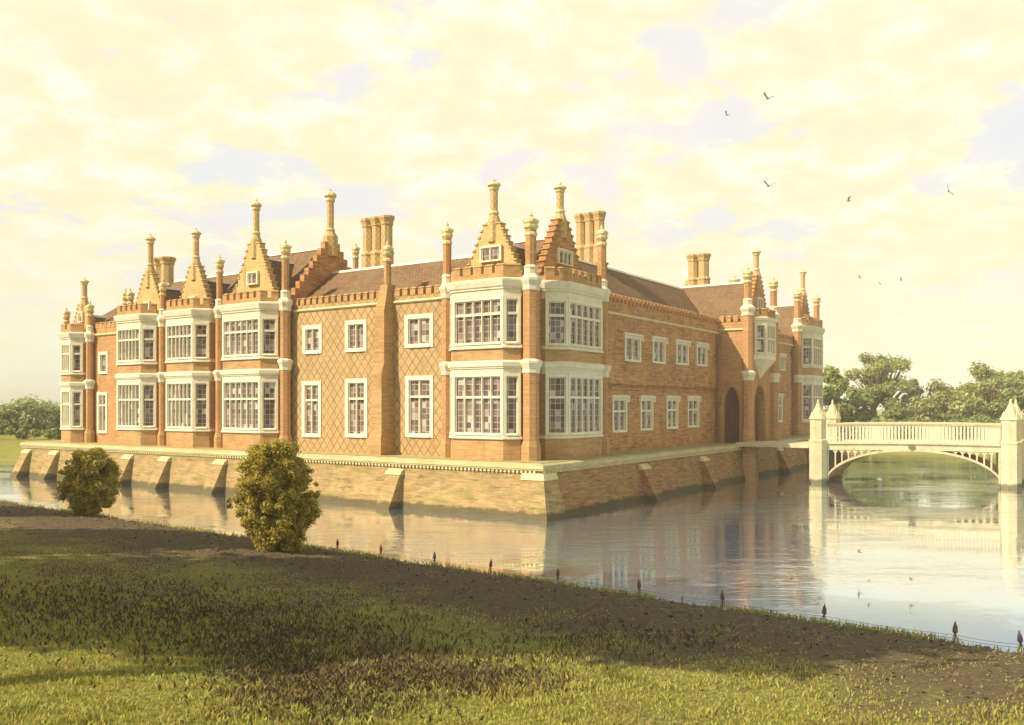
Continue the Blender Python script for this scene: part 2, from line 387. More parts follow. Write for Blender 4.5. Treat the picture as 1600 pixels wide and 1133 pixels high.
# ------------------------------------------------------------------ terrain and moat
C = Vector((.9, 44.0)); EX = Vector((.829, -.559)); EY = Vector((.559, .829)); TZ = 2.5; HRZ = math.atan2(-.559, .829)
def hw(x, y, z=0.):                       # house frame to world
    p = C + EX * x + EY * y; return (p.x, p.y, z)
MOAT = [(11.6, 17.88), (10.79, 18.49), (2, 25.2), (-6.45, 31.6), (-17, 39.6), (-27.9, 47.8), (-75, 83), (-74, 93), (-45, 91), (-28, 112), (8, 122), (34, 113), (50, 107), (66, 103), (50, 80), (35.5, 58.5), (33.6, 52), (29, 43.5), (22, 33), (16, 23.5), (13.2, 18.5)]
MP = np.array(MOAT)
def signed(x, y):
    x = np.asarray(x, float); y = np.asarray(y, float)
    dmin = np.full(x.shape, 1e9); ins = np.zeros(x.shape, bool)
    for i in range(len(MP)):
        a, b = MP[i], MP[(i + 1) % len(MP)]; e = b - a
        tt = np.clip(((x - a[0]) * e[0] + (y - a[1]) * e[1]) / (e @ e), 0, 1)
        dmin = np.minimum(dmin, np.hypot(x - a[0] - tt * e[0], y - a[1] - tt * e[1]))
        cr = (a[1] > y) != (b[1] > y)
        with np.errstate(divide='ignore', invalid='ignore'):
            xi = (b[0] - a[0]) * (y - a[1]) / (b[1] - a[1] if b[1] != a[1] else 1e-9) + a[0]
        ins ^= cr & (x < xi)
    return np.where(ins, -dmin, dmin)
def wob(x, y): return np.sin(x * .71 + y * .43) * .5 + np.sin(x * .23 - y * .37 + 1.3) * .5
def ground_z(x, y):
    d = signed(x, y)
    front = 1 / (1 + np.exp((y + .73 * x - 38) / 9.))      # the near lawn rises gently, the far bank is level
    near = .16 * np.clip(d / .35, 0, 1) + .075 * np.clip(d, 0, 30) + .05 * wob(x * 1.3, y * 1.3) * np.clip(d / 4, 0, 1)
    far = 1.25 * np.clip(d / 3.0, 0, 1) ** .8 + .12 * wob(x * .3, y * .3) * np.clip(d / 10, 0, 1)
    zo = near * front + far * (1 - front)
    return np.where(d < 0, np.maximum(d * .9, -1.3), zo)
def gz(x, y): return float(ground_z(np.array([x]), np.array([y]))[0])
def grid_lines(lo, a, b, hi, step):
    mid = list(np.arange(a, b, step)); L = []; s = step; p = a
    while p > lo: s *= 1.35; p -= s; L.append(p)
    U = []; s = step; p = mid[-1]
    while p < hi: s *= 1.35; p += s; U.append(p)
    return np.array(L[::-1] + mid + U)
gx = grid_lines(-800, -62, 68, 800, .55); gy = grid_lines(-200, 2, 124, 1000, .55)
GX, GY = np.meshgrid(gx, gy); GZ = ground_z(GX, GY)
nx, ny = len(gx), len(gy)
co = np.stack([GX, GY, GZ], -1).reshape(-1, 3)
idx = np.arange(nx * ny).reshape(ny, nx)
fc = np.stack([idx[:-1, :-1], idx[:-1, 1:], idx[1:, 1:], idx[1:, :-1]], -1).reshape(-1, 4)
def np_mesh(name, co, fc, smooth=True):
    me = bpy.data.meshes.new(name); me.vertices.add(len(co)); me.vertices.foreach_set('co', np.ascontiguousarray(co, np.float32).ravel())
    k = fc.shape[1]; me.loops.add(fc.size); me.loops.foreach_set('vertex_index', np.ascontiguousarray(fc, np.int32).ravel())
    me.polygons.add(len(fc)); me.polygons.foreach_set('loop_start', np.arange(0, fc.size, k, dtype=np.int32))
    me.polygons.foreach_set('use_smooth', np.full(len(fc), smooth)); me.update(calc_edges=True); me.validate(); return me
gme = np_mesh('ground', co, fc)
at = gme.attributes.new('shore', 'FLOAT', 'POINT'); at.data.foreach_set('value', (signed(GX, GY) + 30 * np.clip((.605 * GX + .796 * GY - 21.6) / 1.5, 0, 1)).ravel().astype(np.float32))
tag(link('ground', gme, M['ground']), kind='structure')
wb = MB(); wb.quad((-90, 10, 0), (90, 10, 0), (90, 130, 0), (-90, 130, 0))
tag(wb.build('water', M['water']), kind='structure')

# ------------------------------------------------------------------ moat wall and terrace
mw = empty('moat_wall', (C.x, C.y, 0), HRZ)
tag(mw, 'battered brick retaining wall with stone coping rising from the water round the manor terrace', 'retaining wall')
XL, YF, XR, YB = -45.3, -1.95, 1.95, 56.
BT = .42
top = [(XL, YF), (XR, YF), (XR, YB), (XL, YB)]
bot = [(XL - BT, YF - BT), (XR + BT, YF - BT), (XR + BT, YB + BT), (XL - BT, YB + BT)]
q = BT * 1.2; b = MB()
b.loft([(XL - q, YF - q, -.6), (XR + q, YF - q, -.6), (XR, YF, 2.12), (XL, YF, 2.12)], [(XL - q, YF + 1, -.6), (XR - .6, YF + 1, -.6), (XR - .6, YF + 1, 2.12), (XL, YF + 1, 2.12)])
b.build('wall', M['brick_moat'], mw)
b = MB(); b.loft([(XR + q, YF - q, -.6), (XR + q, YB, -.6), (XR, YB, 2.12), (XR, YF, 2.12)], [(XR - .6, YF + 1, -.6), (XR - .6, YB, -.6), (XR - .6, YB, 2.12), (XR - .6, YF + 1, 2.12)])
tag(b.build('wall', M['brick_moat_shade'], mw), 'length of brick wall on the shaded side, toned redder and darker for shade')
b = MB(); b.loft([(XL - q, YF - q, -.6), (XL - q, YB, -.6), (XL, YB, 2.12), (XL, YF, 2.12)], [(XL + 1, YF + 1, -.6), (XL + 1, YB, -.6), (XL + 1, YB, 2.12), (XL + 1, YF + 1, 2.12)])
b.build('wall', M['brick_moat'], mw)
b = MB()
def band(mb, o0, z0, o1, z1, xr=XR, yb=YB):
    a = [(XL - o0, YF - o0), (XR + o0, YF - o0), (XR + o0, YB + o0), (XL - o0, YB + o0)]
    c = [(XL - o1, YF - o1), (XR + o1, YF - o1), (XR + o1, YB + o1), (XL - o1, YB + o1)]
    mb.prism(a, z0, z1, c)
band(b, .14, 2.26, .14, 2.34); band(b, .17, 2.34, .10, 2.50); band(b, .10, 2.50, -.25, 2.60)
b.build('coping', M['coping'], mw)
b = MB(); band(b, .03, 2.12, .03, 2.26)
b.build('string_course', M['brick_dark'], mw)
b = MB()
for i in range(int((XR - XL) / .24)): b.box(XL + i * .24, XL + i * .24 + .12, YF - .11, YF - .03, 2.13, 2.25)
for i in range(int(27.5 / .24)): b.box(XR + .03, XR + .11, YF + i * .24, YF + i * .24 + .12, 2.13, 2.25)
b.build('dentil_course', M['stone_warm'], mw)
def buttress_mesh(wd=.95, proj=1.15):
    k = MB(); o = .06
    k.prism_x([(o, -.6), (-proj - .25, -.6), (-.22, 1.72), (o, 1.72)], -wd / 2, wd / 2)
    return k.mesh('buttress')
def buttress_cap(wd=.95):
    k = MB(); k.prism_x([(.05, 1.72), (-.26, 1.72), (-.20, 1.86), (.05, 2.02)], -wd / 2 - .05, wd / 2 + .05); return k.mesh('buttress_cap')
bm1, bc1 = buttress_mesh(), buttress_cap()
first = True
for x in (-44.4, -40.5, -36.2, -31.2, -27.05, -21.4, -14.6, -7.1):
    o = link('buttress', bm1, M['brick_moat'], mw, (x, YF - .1, 0)); link('cap', bc1, M['stone_warm'], o)
for y in (8.8, 17.8, 34.0, 42.0):
    o = link('buttress', buttress_mesh(), M['brick_moat_shade'], mw, (XR + .1, y, 0), R(90)); link('cap', bc1, M['stone_warm'], o)
# clasping corner buttress
k = MB(); s0, s1 = .22, .80
k.loft([(XR - 1.25, YF - s1, -.6), (XR + s1, YF - s1, -.6), (XR + s1, YF + 1.25, -.6), (XR - 1.25, YF + 1.25, -.6)],
       [(XR - 1.0, YF - s0, 1.82), (XR + s0, YF - s0, 1.82), (XR + s0, YF + 1.0, 1.82), (XR - 1.0, YF + 1.0, 1.82)])
o = k.build('buttress', M['brick_moat'], mw)
k = MB(); k.loft([(XR - 1.05, YF - .27, 1.82), (XR + .27, YF - .27, 1.82), (XR + .27, YF + 1.05, 1.82), (XR - 1.05, YF + 1.05, 1.82)],
       [(XR - 1.05, YF - .13, 2.12), (XR + .13, YF - .13, 2.12), (XR + .13, YF + 1.05, 2.12), (XR - 1.05, YF + 1.05, 2.12)])
k.build('cap', M['stone_warm'], o)
# pointed buttress under the gatehouse turret
k = MB(); k.lathe(2.38, 25.75, [(.72, -.6), (.62, 1.9), (.56, 2.5), (.56, 2.62), (.06, 3.25)], 8); k.build('buttress', M['brick_pale'], mw)
b = MB(); b.quad((XL + .2, YF + .2, 2.604), (XR - .2, YF + .2, 2.604), (XR - .2, YB - .2, 2.604), (XL + .2, YB - .2, 2.604))
tag(b.build('terrace', M['gravel'], None, (C.x, C.y, 0), HRZ), kind='structure')

# ------------------------------------------------------------------ the manor house
H = empty('manor_house', (C.x, C.y, TZ + .1), HRZ)
tag(H, 'long red brick moated manor with stepped gables, stone bay windows and tall chimneys', 'manor house')
Z0 = -.12
def wall_holes(name, a0, a1, z0, z1, holes, mat, loc=(0, 0, 0), rz=0., th=.5, parent=H):
    """front wall in its own frame: runs along x, outside towards -y; holes (a0,a1,z0,z1)"""
    xs = sorted({a0, a1, *[q for h_ in holes for q in h_[:2]]}); zs = sorted({z0, z1, *[q for h_ in holes for q in h_[2:]]})
    k = MB()
    def inh(x, z): return any(h_[0] < x < h_[1] and h_[2] < z < h_[3] for h_ in holes)
    for i in range(len(xs) - 1):
        for j in range(len(zs) - 1):
            x, X, z, Z = xs[i], xs[i + 1], zs[j], zs[j + 1]
            if inh((x + X) / 2, (z + Z) / 2): continue
            k.quad((x, 0, z), (X, 0, z), (X, 0, Z), (x, 0, Z)); k.quad((x, th, z), (x, th, Z), (X, th, Z), (X, th, z))
    for (x, X, z, Z) in holes:
        k.quad((x, 0, z), (x, th, z), (X, th, z), (X, 0, z)); k.quad((x, 0, Z), (X, 0, Z), (X, th, Z), (x, th, Z))
        k.quad((x, 0, z), (x, 0, Z), (x, th, Z), (x, th, z)); k.quad((X, 0, z), (X, th, z), (X, th, Z), (X, 0, Z))
    k.quad((a0, 0, z1), (a1, 0, z1), (a1, th, z1), (a0, th, z1)); k.quad((a0, 0, z0), (a0, 0, z1), (a0, th, z1), (a0, th, z0)); k.quad((a1, 0, z0), (a1, th, z0), (a1, th, z1), (a1, 0, z1))
    bmesh.ops.remove_doubles(k.bm, verts=k.bm.verts, dist=.0005)
    return k.build(name, mat, parent, loc, rz)
def frame_mesh(wd, ht, nl, tr, border=.2, mull=.10, d0=-.05, d1=.16, hood=False, key={}):
    ky = (round(wd, 2), round(ht, 2), nl, tr, border, mull, hood, d1)
    if ky in key: return key[ky]
    k = MB(); bo = border
    k.box(0, bo, d0, d1, 0, ht); k.box(wd - bo, wd, d0, d1, 0, ht)
    k.box(bo, wd - bo, d0, d1, ht - bo, ht); k.prism_x([(d1, 0), (d0 - .05, 0), (d0 - .05, .06), (d0 + .03, bo * .9), (d1, bo * .9)], bo, wd - bo)
    # inner chamfer fillet
    f = .06
    k.box(bo, bo + f, .03, d1, bo * .9, ht - bo); k.box(wd - bo - f, wd - bo, .03, d1, bo * .9, ht - bo); k.box(bo + f, wd - bo - f, .03, d1, ht - bo - f, ht - bo)
    lw = (wd - 2 * bo - 2 * f) / nl
    for i in range(1, nl):
        x = bo + f + i * lw; k.prism([(x - mull / 2, .02), (x - mull / 4, -.03), (x + mull / 4, -.03), (x + mull / 2, .02), (x + mull / 2, d1 - .01), (x - mull / 2, d1 - .01)], bo * .9, ht - bo - f)
    for tz in (tr if isinstance(tr, tuple) else (tr,)):
        if tz: k.box(bo + f, wd - bo - f, -.015, d1 - .015, ht * tz - .06, ht * tz + .06)
    if hood:
        k.prism_x([(d1 - .02, ht), (d0 - .12, ht), (d0 - .12, ht + .06), (d0 + .02, ht + .14), (d1 - .02, ht + .14)], -.14, wd + .14)
        k.box(-.14, 0, d0 - .08, d0 + .1, ht - .3, ht)
        k.box(wd, wd + .14, d0 - .08, d0 + .1, ht - .3, ht)
    p = MB(); p.box(bo * .6, wd - bo * .6, d1 - .05, d1 - .01, bo * .6, ht - bo * .6)
    key[ky] = (k.mesh('frame'), p.mesh('pane')); return key[ky]
def window(parent, x, z, wd, ht, nl, tr, loc=None, rz=0., name='window', **kw):
    fm, pm = frame_mesh(wd, ht, nl, tr, **kw)
    o = link(name, fm, M['stone_white'], parent, loc if loc else (x, 0, z), rz)
    return o, pm

def place_windows(wins, wall_loc=(0, 0, 0), wall_rz=0., **kw):
    mt = Matrix.Translation(wall_loc) @ Matrix.Rotation(wall_rz, 4, 'Z')
    for (a0, a1, z0, z1, nl, tr) in wins:
        p = mt @ Vector((a0, 0, z0))
        o, pm = window(H, 0, 0, a1 - a0, z1 - z0, nl, tr, loc=p, rz=wall_rz, **kw)
        link('pane', pm, M['glass'], o)
def parapet(a0, a1, zs, loc=(0, 0, 0), rz=0., mat='brick_pale', zt=9.25):
    """string course and battlements along a wall head"""
    k = MB(); k.prism_x([(.2, zs - .06), (-.05, zs - .06), (-.12, zs), (-.12, zs + .05), (-.02, zs + .12), (.2, zs + .12)], a0, a1)
    k.build('string_course', M['stone_warm'], H, loc, rz)
    k = MB(); merlons(k, [(a0 + .02, -.025), (a1 - .02, -.025)], zt - .43, zt, .30, .20, .26); k.build('battlement', M[mat], H, loc, rz)

# --- left (sunlit) front, y = 0
WA = [(-38.2, -37.0, 5.1, 6.75, 1, 0), (-38.4, -37.05, .7, 3.75, 2, .68)]
WB = [(-16.35, -14.72, 5.85, 7.58, 2, 0), (-12.8, -11.1, 5.85, 7.68, 2, 0), (-16.42, -14.78, .85, 4.22, 2, .66), (-12.8, -11.03, .9, 4.3, 2, .66), (-8.23, -6.2, 5.92, 7.75, 2, 0), (-8.18, -6.2, 1.0, 4.38, 2, .66)]
wall_holes('wall', -42.2, -29.8, Z0, 8.82, [(x + .02, X - .02, z + .02, Z - .02) for x, X, z, Z, *_ in WA], M['brick'])
wall_holes('wall', -29.8, -17.4, Z0, 8.82, [], M['brick'])
wall_holes('wall', -17.4, -4.7, Z0, 8.82, [(x + .02, X - .02, z + .02, Z - .02) for x, X, z, Z, *_ in WB], M['brick_diaper'])
wall_holes('wall', -4.7, 0, Z0, 8.82, [], M['brick'])
place_windows(WA, border=.22); place_windows(WB, border=.24)
parapet(-38.7, -34.4, 8.0, zt=8.55 + .4); parapet(-17.1, -10.02, 8.47); parapet(-9.0, -5.2, 8.47)
# --- right (shaded) front, x = 0: frame turned by 90 degrees
RT = R(90)
WU = [(10.2, 12.4, 5.4, 7.0, 2, 0), (14.1, 16.05, 5.45, 7.05, 2, 0), (17.8, 19.9, 5.5, 7.08, 2, 0), (21.35, 23.35, 5.55, 7.1, 2, 0)]
WL = [(8.85, 10.75, 1.15, 3.25, 2, .6), (12.6, 14.45, 1.18, 3.25, 2, .6), (16.55, 18.4, 1.2, 3.28, 2, .6), (20.1, 22.1, 1.22, 3.3, 2, .6)]
wall_holes('wall', 0.02, 25.6, Z0, 4.02, [(x + .02, X - .02, z + .02, Z - .02) for x, X, z, Z, *_ in WL], M['brick_dark'], (0, 0, 0), RT)
wall_holes('wall', 0.02, 25.6, 4.02, 8.82, [(x + .02, X - .02, z + .02, Z - .02) for x, X, z, Z, *_ in WU], M['brick_dark'], (.13, 0, 0), RT, th=.62)
place_windows(WL, (0, 0, 0), RT, border=.16, hood=True); place_windows(WU, (.13, 0, 0), RT, border=.16, hood=True)
k = MB()
for i in range(int(18.2 / .26)): k.box(7.3 + i * .26, 7.3 + i * .26 + .13, -.12, .02, 3.84, 4.0)
k.box(7.3, 25.55, -.07, .01, 3.70, 3.83)
k.build('corbel_table', M['brick_dark'], H, (0, 0, 0), RT)
parapet(7.3, 25.55, 8.1, (.13, 0, 0), RT, 'brick_dark', 9.3)
# --- range beyond the gatehouse
WF = [(37.2, 38.7, 5.9, 7.3, 2, 0), (40.8, 42.4, 5.9, 7.3, 2, 0), (39.7, 41.6, 1.3, 3.7, 2, .6)]
wall_holes('wall', 32.2, 52.6, Z0, 8.82, [(x + .02, X - .02, z + .02, Z - .02) for x, X, z, Z, *_ in WF], M['brick_dark'], (0, 0, 0), RT)
place_windows(WF, (0, 0, 0), RT, border=.16, hood=True)
k = MB(); k.box(33, 45, -.10, .01, 4.0, 4.12); k.build('string_course', M['brick_dark'], H, (0, 0, 0), RT)
parapet(33, 45, 8.3, (0, 0, 0), RT, 'brick_dark', 9.3)
# --- end and courtyard walls
for nm, bx in (('end_wall', (-42.2, -41.75, .5, 7.6, Z0, 8.6)), ('courtyard_wall', (-41.75, -8.2, 7.6, 8.0, Z0, 8.6)), ('courtyard_wall', (-8.2, -7.8, 8.0, 52.2, Z0, 8.6)), ('end_wall', (-8.2, -.5, 52.2, 52.6, Z0, 8.6))):
    k = MB(); k.box(*bx); k.build(nm, M['brick'], H)

# --- canted bay windows
def bay(a0, a1, c=.75, depth=1.2, loc=(0, 0, 0), rz=0., sz=1., nl=6, parapet_mat='brick_pale', low_mat='brick_pale', band_stone=False, cheek_lights=1):
    Z = lambda z: z * sz
    pl = [(a0 - c, .05), (a0 - c, -(depth - c)), (a0, -depth), (a1, -depth), (a1 + c, -(depth - c)), (a1 + c, .05)]
    o = MB()
    o.prism(pl, Z0, Z(1.06)); o.prism(pl, Z(4.95), Z(5.62)); o.prism(offset_line(pl, -.3), Z(1.06), Z(9.0)); body = o.build('bay_window', M[low_mat], H, loc, rz)
    for zs in (((1.06, .10), (1.12, .10), (1.24, .02)), ((5.60, .10), (5.66, .10), (5.80, .02))):      # sills
        m_ = MB(); (q0, e0), (q1, e1), (q2, e2) = zs
        m_.prism(offset_line(pl, e0), Z(q0), Z(q1)); m_.prism(offset_line(pl, e1), Z(q1), Z(q2), offset_line(pl, e2)); m_.build('sill', M['stone'], body)
    for prof in ([(.03, 4.34), (.03, 4.60), (.08, 4.60), (.08, 4.66), (.14, 4.70), (.16, 4.90), (.05, 5.0)],
                 [(.03, 8.18), (.03, 8.55), (.09, 8.55), (.09, 8.63), (.15, 8.68), (.22, 8.95), (.22, 9.02), (.06, 9.1)]):
        m_ = MB()
        for (e0, q0), (e1, q1) in zip(prof, prof[1:]):
            if q1 > q0: m_.prism(offset_line(pl, e0), Z(q0), Z(q1), offset_line(pl, e1))
        m_.build('cornice', M['stone'], body)
    m_ = MB(); ol = offset_line(pl, -.02)
    outer, inner = offset_line(pl, .0), offset_line(pl, -.26)
    ring = outer + inner[::-1]
    m_.prism(ring, Z(9.1), Z(9.36)); merlons(m_, pl[1:5], Z(9.36), Z(9.80), .34, .24, .24); m_.build('battlement', M[parapet_mat], body)
    for zb, zt, tr in ((1.24, 4.34, .62), (5.80, 8.18, .64)):
        for i, n_ in ((1, cheek_lights), (2, nl), (3, cheek_lights)):
            p, q = Vector(pl[i]), Vector(pl[i + 1]); d = q - p
            fm, pm = frame_mesh(d.length, Z(zt - zb), n_, tr, border=.14, mull=.085)
            wn = link('window', fm, M['stone_white'], body, (p.x, p.y, Z(zb)), math.atan2(d.y, d.x))
            po = link('pane', pm, M['glass'], body, (p.x, p.y, Z(zb)), math.atan2(d.y, d.x))
        for i in (0, 4):
            p, q = Vector(pl[i]), Vector(pl[i + 1]); d = (q - p); m_ = MB(); m_.box(0, d.length, .005, .1, 0, Z(zt - zb))
            m_.build('side_wall', M[low_mat], body, (p.x, p.y, Z(zb)), math.atan2(d.y, d.x))
    return body
bay(-41.2, -39.9, .6, sz=.905, nl=4)
bay(-33.9, -31.1, .72); bay(-28.2, -25.35, .72); bay(-22.35, -18.8, .75)
bay(-3.95, -.8, .62, nl=5)
bay(1.75, 5.35, .85, rz=RT, nl=5, cheek_lights=1)
bay(47.2, 50.6, .85, rz=RT, sz=1.13, nl=4)

# --- gables
def pinnacle(parent, x, y, z0, z1, r=.2, base=.36, mat='brick_pale'):
    h_ = z1 - z0
    k = MB(); zb = z0 + h_ * .20
    k.lathe(x, y, [(base, z0 - .8), (base, zb - .25), (r * 1.15, zb + .1), (r, zb + .12), (r, z0 + h_ * .76)], 8)
    o = k.build('pinnacle', M['twist'], parent)
    k = MB(); za = z0 + h_ * .75; fz = (z1 - z0) * .25
    k.lathe(x, y, [(r * 1.02, za - .02), (r * 1.35, za + .10 * fz), (r * 1.35, za + .2 * fz), (r * 1.12, za + .25 * fz), (r * 1.8, za + .42 * fz), (r * 1.65, za + .56 * fz), (r * .8, za + .72 * fz), (r * .3, za + .78 * fz), (r * .4, za + .86 * fz), (.02, z1)], 8)
    k.build('finial', M['stone_warm'], o)
    k = MB(); k.lathe(x, y, [(r * 1.05, zb + .1), (r * 1.35, zb + .16), (r * 1.35, zb + .24), (r * 1.05, zb + .3)], 8)
    k.build('ring', M['stone_warm'], o)
    return o
def gable(ax, hw_, z0, z1, tip, y0=0., loc=(0, 0, 0), rz=0., steps=10, mat='brick_gable', win=True, th=.42, top_hw=.40, wd=1.3, depth=4.5, roof=True, wz=.45, nl=2):
    pts_r = []; n = steps
    for i in range(n):
        z = z0 + (z1 - z0) * i / n; zn = z0 + (z1 - z0) * (i + 1) / n
        x = top_hw + (hw_ - top_hw) * (1 - i / n)
        pts_r += [(x, z), (x, zn)]
    poly = [(ax + x, z) for x, z in pts_r] + [(ax - x, z) for x, z in pts_r[::-1]]
    k = MB()
    k.prism_y(poly, y0, y0 + th)
    for i in range(n):                       # weathered copings on the steps
        x = top_hw + (hw_ - top_hw) * (1 - i / n); zn = z0 + (z1 - z0) * (i + 1) / n
        xi = top_hw + (hw_ - top_hw) * (1 - (i + 1) / n) if i < n - 1 else 0
        for sg in (1, -1):
            k.prism_y([(ax + sg * (x + .05), zn), (ax + sg * (x + .05), zn + .05), (ax + sg * (xi + .0), zn + .12), (ax + sg * xi, zn)], y0 - .05, y0 + th + .05)
    o = k.build('gable', M[mat], H, loc, rz)
    if win:
        fm, pm = frame_mesh(wd * .9, .84, nl, 0, border=.10, mull=.08, d0=-.03, d1=.115)
        wo_ = link('window', fm, M['stone_white'], o, (ax - wd * .45, y0 - .12, z0 + wz)); link('pane', pm, M['glass'], o, (ax - wd * .45, y0 - .12, z0 + wz))
    pinnacle(o, ax, y0 + th / 2, z1 - .1, tip)
    if roof:
        k = MB(); zr = z1 - .75
        k.prism_y([(ax - hw_ + .25, z0 - .1), (ax + hw_ - .25, z0 - .1), (ax, zr)], y0 + th + .005, y0 + depth); k.build('roof', M['roof'], H, loc, rz)
        k = MB(); k.prism_y([(ax - .13, zr - .11), (ax, zr + .07), (ax + .13, zr - .11)], y0 + th + .006, y0 + depth - .02); k.build('ridge', M['lead'], H, loc, rz)
    return o
gable(-40.5, 1.25, 8.6, 10.4, 12.5, wd=.7, nl=1, steps=6, depth=4)
gable(-32.1, 1.95, 8.8, 12.0, 14.95, wd=.8, nl=1)
gable(-26.95, 1.85, 8.8, 12.1, 14.75, wd=.8, nl=1)
gable(-20.85, 2.25, 8.8, 13.0, 15.9, wd=1.15, nl=2, wz=1.6)
gable(-2.35, 2.0, 8.8, 12.1, 14.5, wd=1.5, nl=2, wz=1.35)
gable(3.3, 2.6, 8.8, 12.55, 14.65, loc=(0, 0, 0), rz=RT, mat='brick_dark', wd=1.7, nl=3, steps=11, wz=1.4)
gable(28.6, 2.2, 9.3, 12.5, 14.7, loc=(2.2, 0, 0), rz=RT, mat='brick', wd=1.3, nl=2, roof=False, wz=.8)
gable(48.9, 2.6, 9.6, 13.3, 16.0, loc=(0, 0, 0), rz=RT, mat='brick_dark', wd=1.5, nl=2, wz=1.1)

# --- roofs
def roof_x(x0, x1, yf, yr, yb, zf, zr, hip0=0, hip1=0):
    k = MB(); a = [(x0, yf, zf), (x1, yf, zf), (x1, yb, zf), (x0, yb, zf)]
    v = [k.v(p) for p in a]; r0, r1 = k.v((x0 + hip0, yr, zr)), k.v((x1 - hip1, yr, zr))
    k.face([v[0], v[1], r1, r0]); k.face([v[2], v[3], r0, r1]); k.face([v[1], v[2], r1]); k.face([v[3], v[0], r0]); k.face(v)
    k.build('roof', M['roof'], H)
    k = MB(); k.prism_x([(yr - .14, zr - .09), (yr, zr + .08), (yr + .14, zr - .09)], x0 + hip0, x1 - hip1); k.build('ridge', M['lead'], H)
def roof_y(y0, y1, xf, xr, xb, zf, zr, hip0=0, hip1=0):
    k = MB(); a = [(xf, y0, zf), (xf, y1, zf), (xb, y1, zf), (xb, y0, zf)]
    v = [k.v(p) for p in a]; r0, r1 = k.v((xr, y0 + hip0, zr)), k.v((xr, y1 - hip1, zr))
    k.face([v[0], v[1], r1, r0]); k.face([v[2], v[3], r0, r1]); k.face([v[1], v[2], r1]); k.face([v[3], v[0], r0]); k.face(v)
    k.build('roof', M['roof'], H)
    k = MB(); k.prism_y([(xr - .14, zr - .09), (xr, zr + .08), (xr + .14, zr - .09)], y0 + hip0, y1 - hip1); k.build('ridge', M['lead'], H)
roof_x(-42.0, -34.6, .42, 3.9, 7.7, 8.55, 10.75)
roof_x(-34.6, -26.2, .45, 4.0, 7.6, 8.62, 12.2)
roof_x(-26.2, -18.35, .48, 4.05, 7.55, 8.66, 13.15)
roof_x(-18.0, -2.5, .46, 4.1, 7.7, 8.6, 11.45, 0, 2)
roof_y(2.2, 29.0, -.4, -4.0, -7.7, 8.58, 12.05, 4.0)
roof_y(32.0, 52.2, -.45, -4.05, -7.6, 8.64, 12.1)
# gatehouse cross roof
k = MB(); k.prism_x([(25.75, 8.9), (32.0, 8.9), (28.7, 12.2)], -7.0, 1.75); k.build('roof', M['roof'], H)
k = MB(); k.prism_x([(28.56, 12.11), (28.7, 12.28), (28.84, 12.11)], -6.9, 1.74); k.build('ridge', M['lead'], H)
# stepped end gable of the taller range (faces right, in shade)
st = []; n = 10
for i in range(n):
    hw2 = .35 + 3.6 * (1 - i / n) ** 1.05; st += [(hw2, 8.7 + 4.7 * i / n), (hw2, 8.7 + 4.7 * (i + 1) / n)]
k = MB(); k.prism_x([(4.05 + a_, z) for a_, z in st] + [(4.05 - a_, z) for a_, z in st[::-1]], -18.36, -17.98)
o = k.build('gable', M['brick_dark'], H)
pinnacle(o, -18.17, 4.05, 13.3, 17.0, .24, .52)

# --- turrets
def turret(x, y, zt, r=.32, rs=.24, cap=9.1, z0=Z0, mid=4.75, mat='brick', base=True, sz=1.):
    k = MB(); zs = zt - .86
    k.lathe(x, y, [(r, z0), (r, cap - .2), (rs, cap + .35), (rs, zs)], 8)
    o = k.build('turret', M[mat], H)
    k = MB()
    if base:
        k.lathe(x, y, [(r + .10, z0), (r + .10, .72), (r + .07, .8), (r + .02, .98), (r + .01, .98)], 8)
        k.build('plinth', M['brick_pale'], o)
    for nm_, on in (('mid', mid), ('cap', cap)):
        if not on: continue
        k = MB()
        if nm_ == 'mid': k.lathe(x, y, [(r + .01, mid - .42), (r + .05, mid - .38), (r + .05, mid - .2), (r + .14, mid + .02), (r + .17, mid + .08), (r + .17, mid + .2), (r + .02, mid + .3)], 8)
        else: k.lathe(x, y, [(r + .01, cap - .62), (r + .05, cap - .58), (r + .05, cap - .35), (r + .15, cap - .12), (r + .15, cap), (r + .06, cap + .1), (rs + .06, cap + .22), (rs + .06, cap + .5), (rs + .1, cap + .54), (rs + .02, cap + .66)], 8)
        k.build('capital', M['stone'], o)
    k = MB(); q = rs / .24
    k.lathe(x, y, [(rs + .01, zs - .35), (rs + .05, zs - .3), (rs + .05, zs - .2), (rs + .01, zs - .15)], 8)
    k.build('ring', M['stone_warm'], o); k = MB()
    k.lathe(x, y, [(rs, zs - .02), (rs * 1.35, zs + .08), (rs * 1.4, zs + .18), (rs * 1.15, zs + .22), (rs * 1.42, zs + .34), (rs * 1.25, zs + .46), (rs * .7, zs + .58), (rs * .28, zs + .63), (rs * .38, zs + .70), (.02, zt)], 8)
    for j in range(4):
        a_ = math.pi / 4 + j * math.pi / 2; k.lathe(x + math.cos(a_) * rs * 1.3, y + math.sin(a_) * rs * 1.3, [(.04, zs + .34), (.055, zs + .44), (.01, zs + .56)], 5)
    k.build('finial', M['stone_warm'], o)
    return o
turret(-42.1, -.3, 10.3, .26, .2, 8.0, mid=4.4)
turret(-38.95, -.25, 10.6, .28, .2, 8.1, mid=4.4)
turret(-35.35, .35, 11.35, .22, .2, 0, base=False, mid=0, z0=8.6); turret(-34.75, .35, 11.3, .22, .2, 0, base=False, mid=0, z0=8.6)
turret(-29.85, -.35, 11.5, .25, .19, 8.75)
turret(-23.75, -.35, 12.55, .27, .21, 9.0)
turret(-17.45, -.4, 12.85, .33, .24, 9.1, mid=5.3)
turret(-4.95, -.4, 12.45, .29, .23, 9.0)
turret(.25, -.3, 12.35, .41, .28, 9.05)
turret(.35, 6.95, 12.95, .36, .25, 9.2)
turret(.3, 45.3, 13.6, .42, .3, 10.2, mid=5.3, mat='brick')
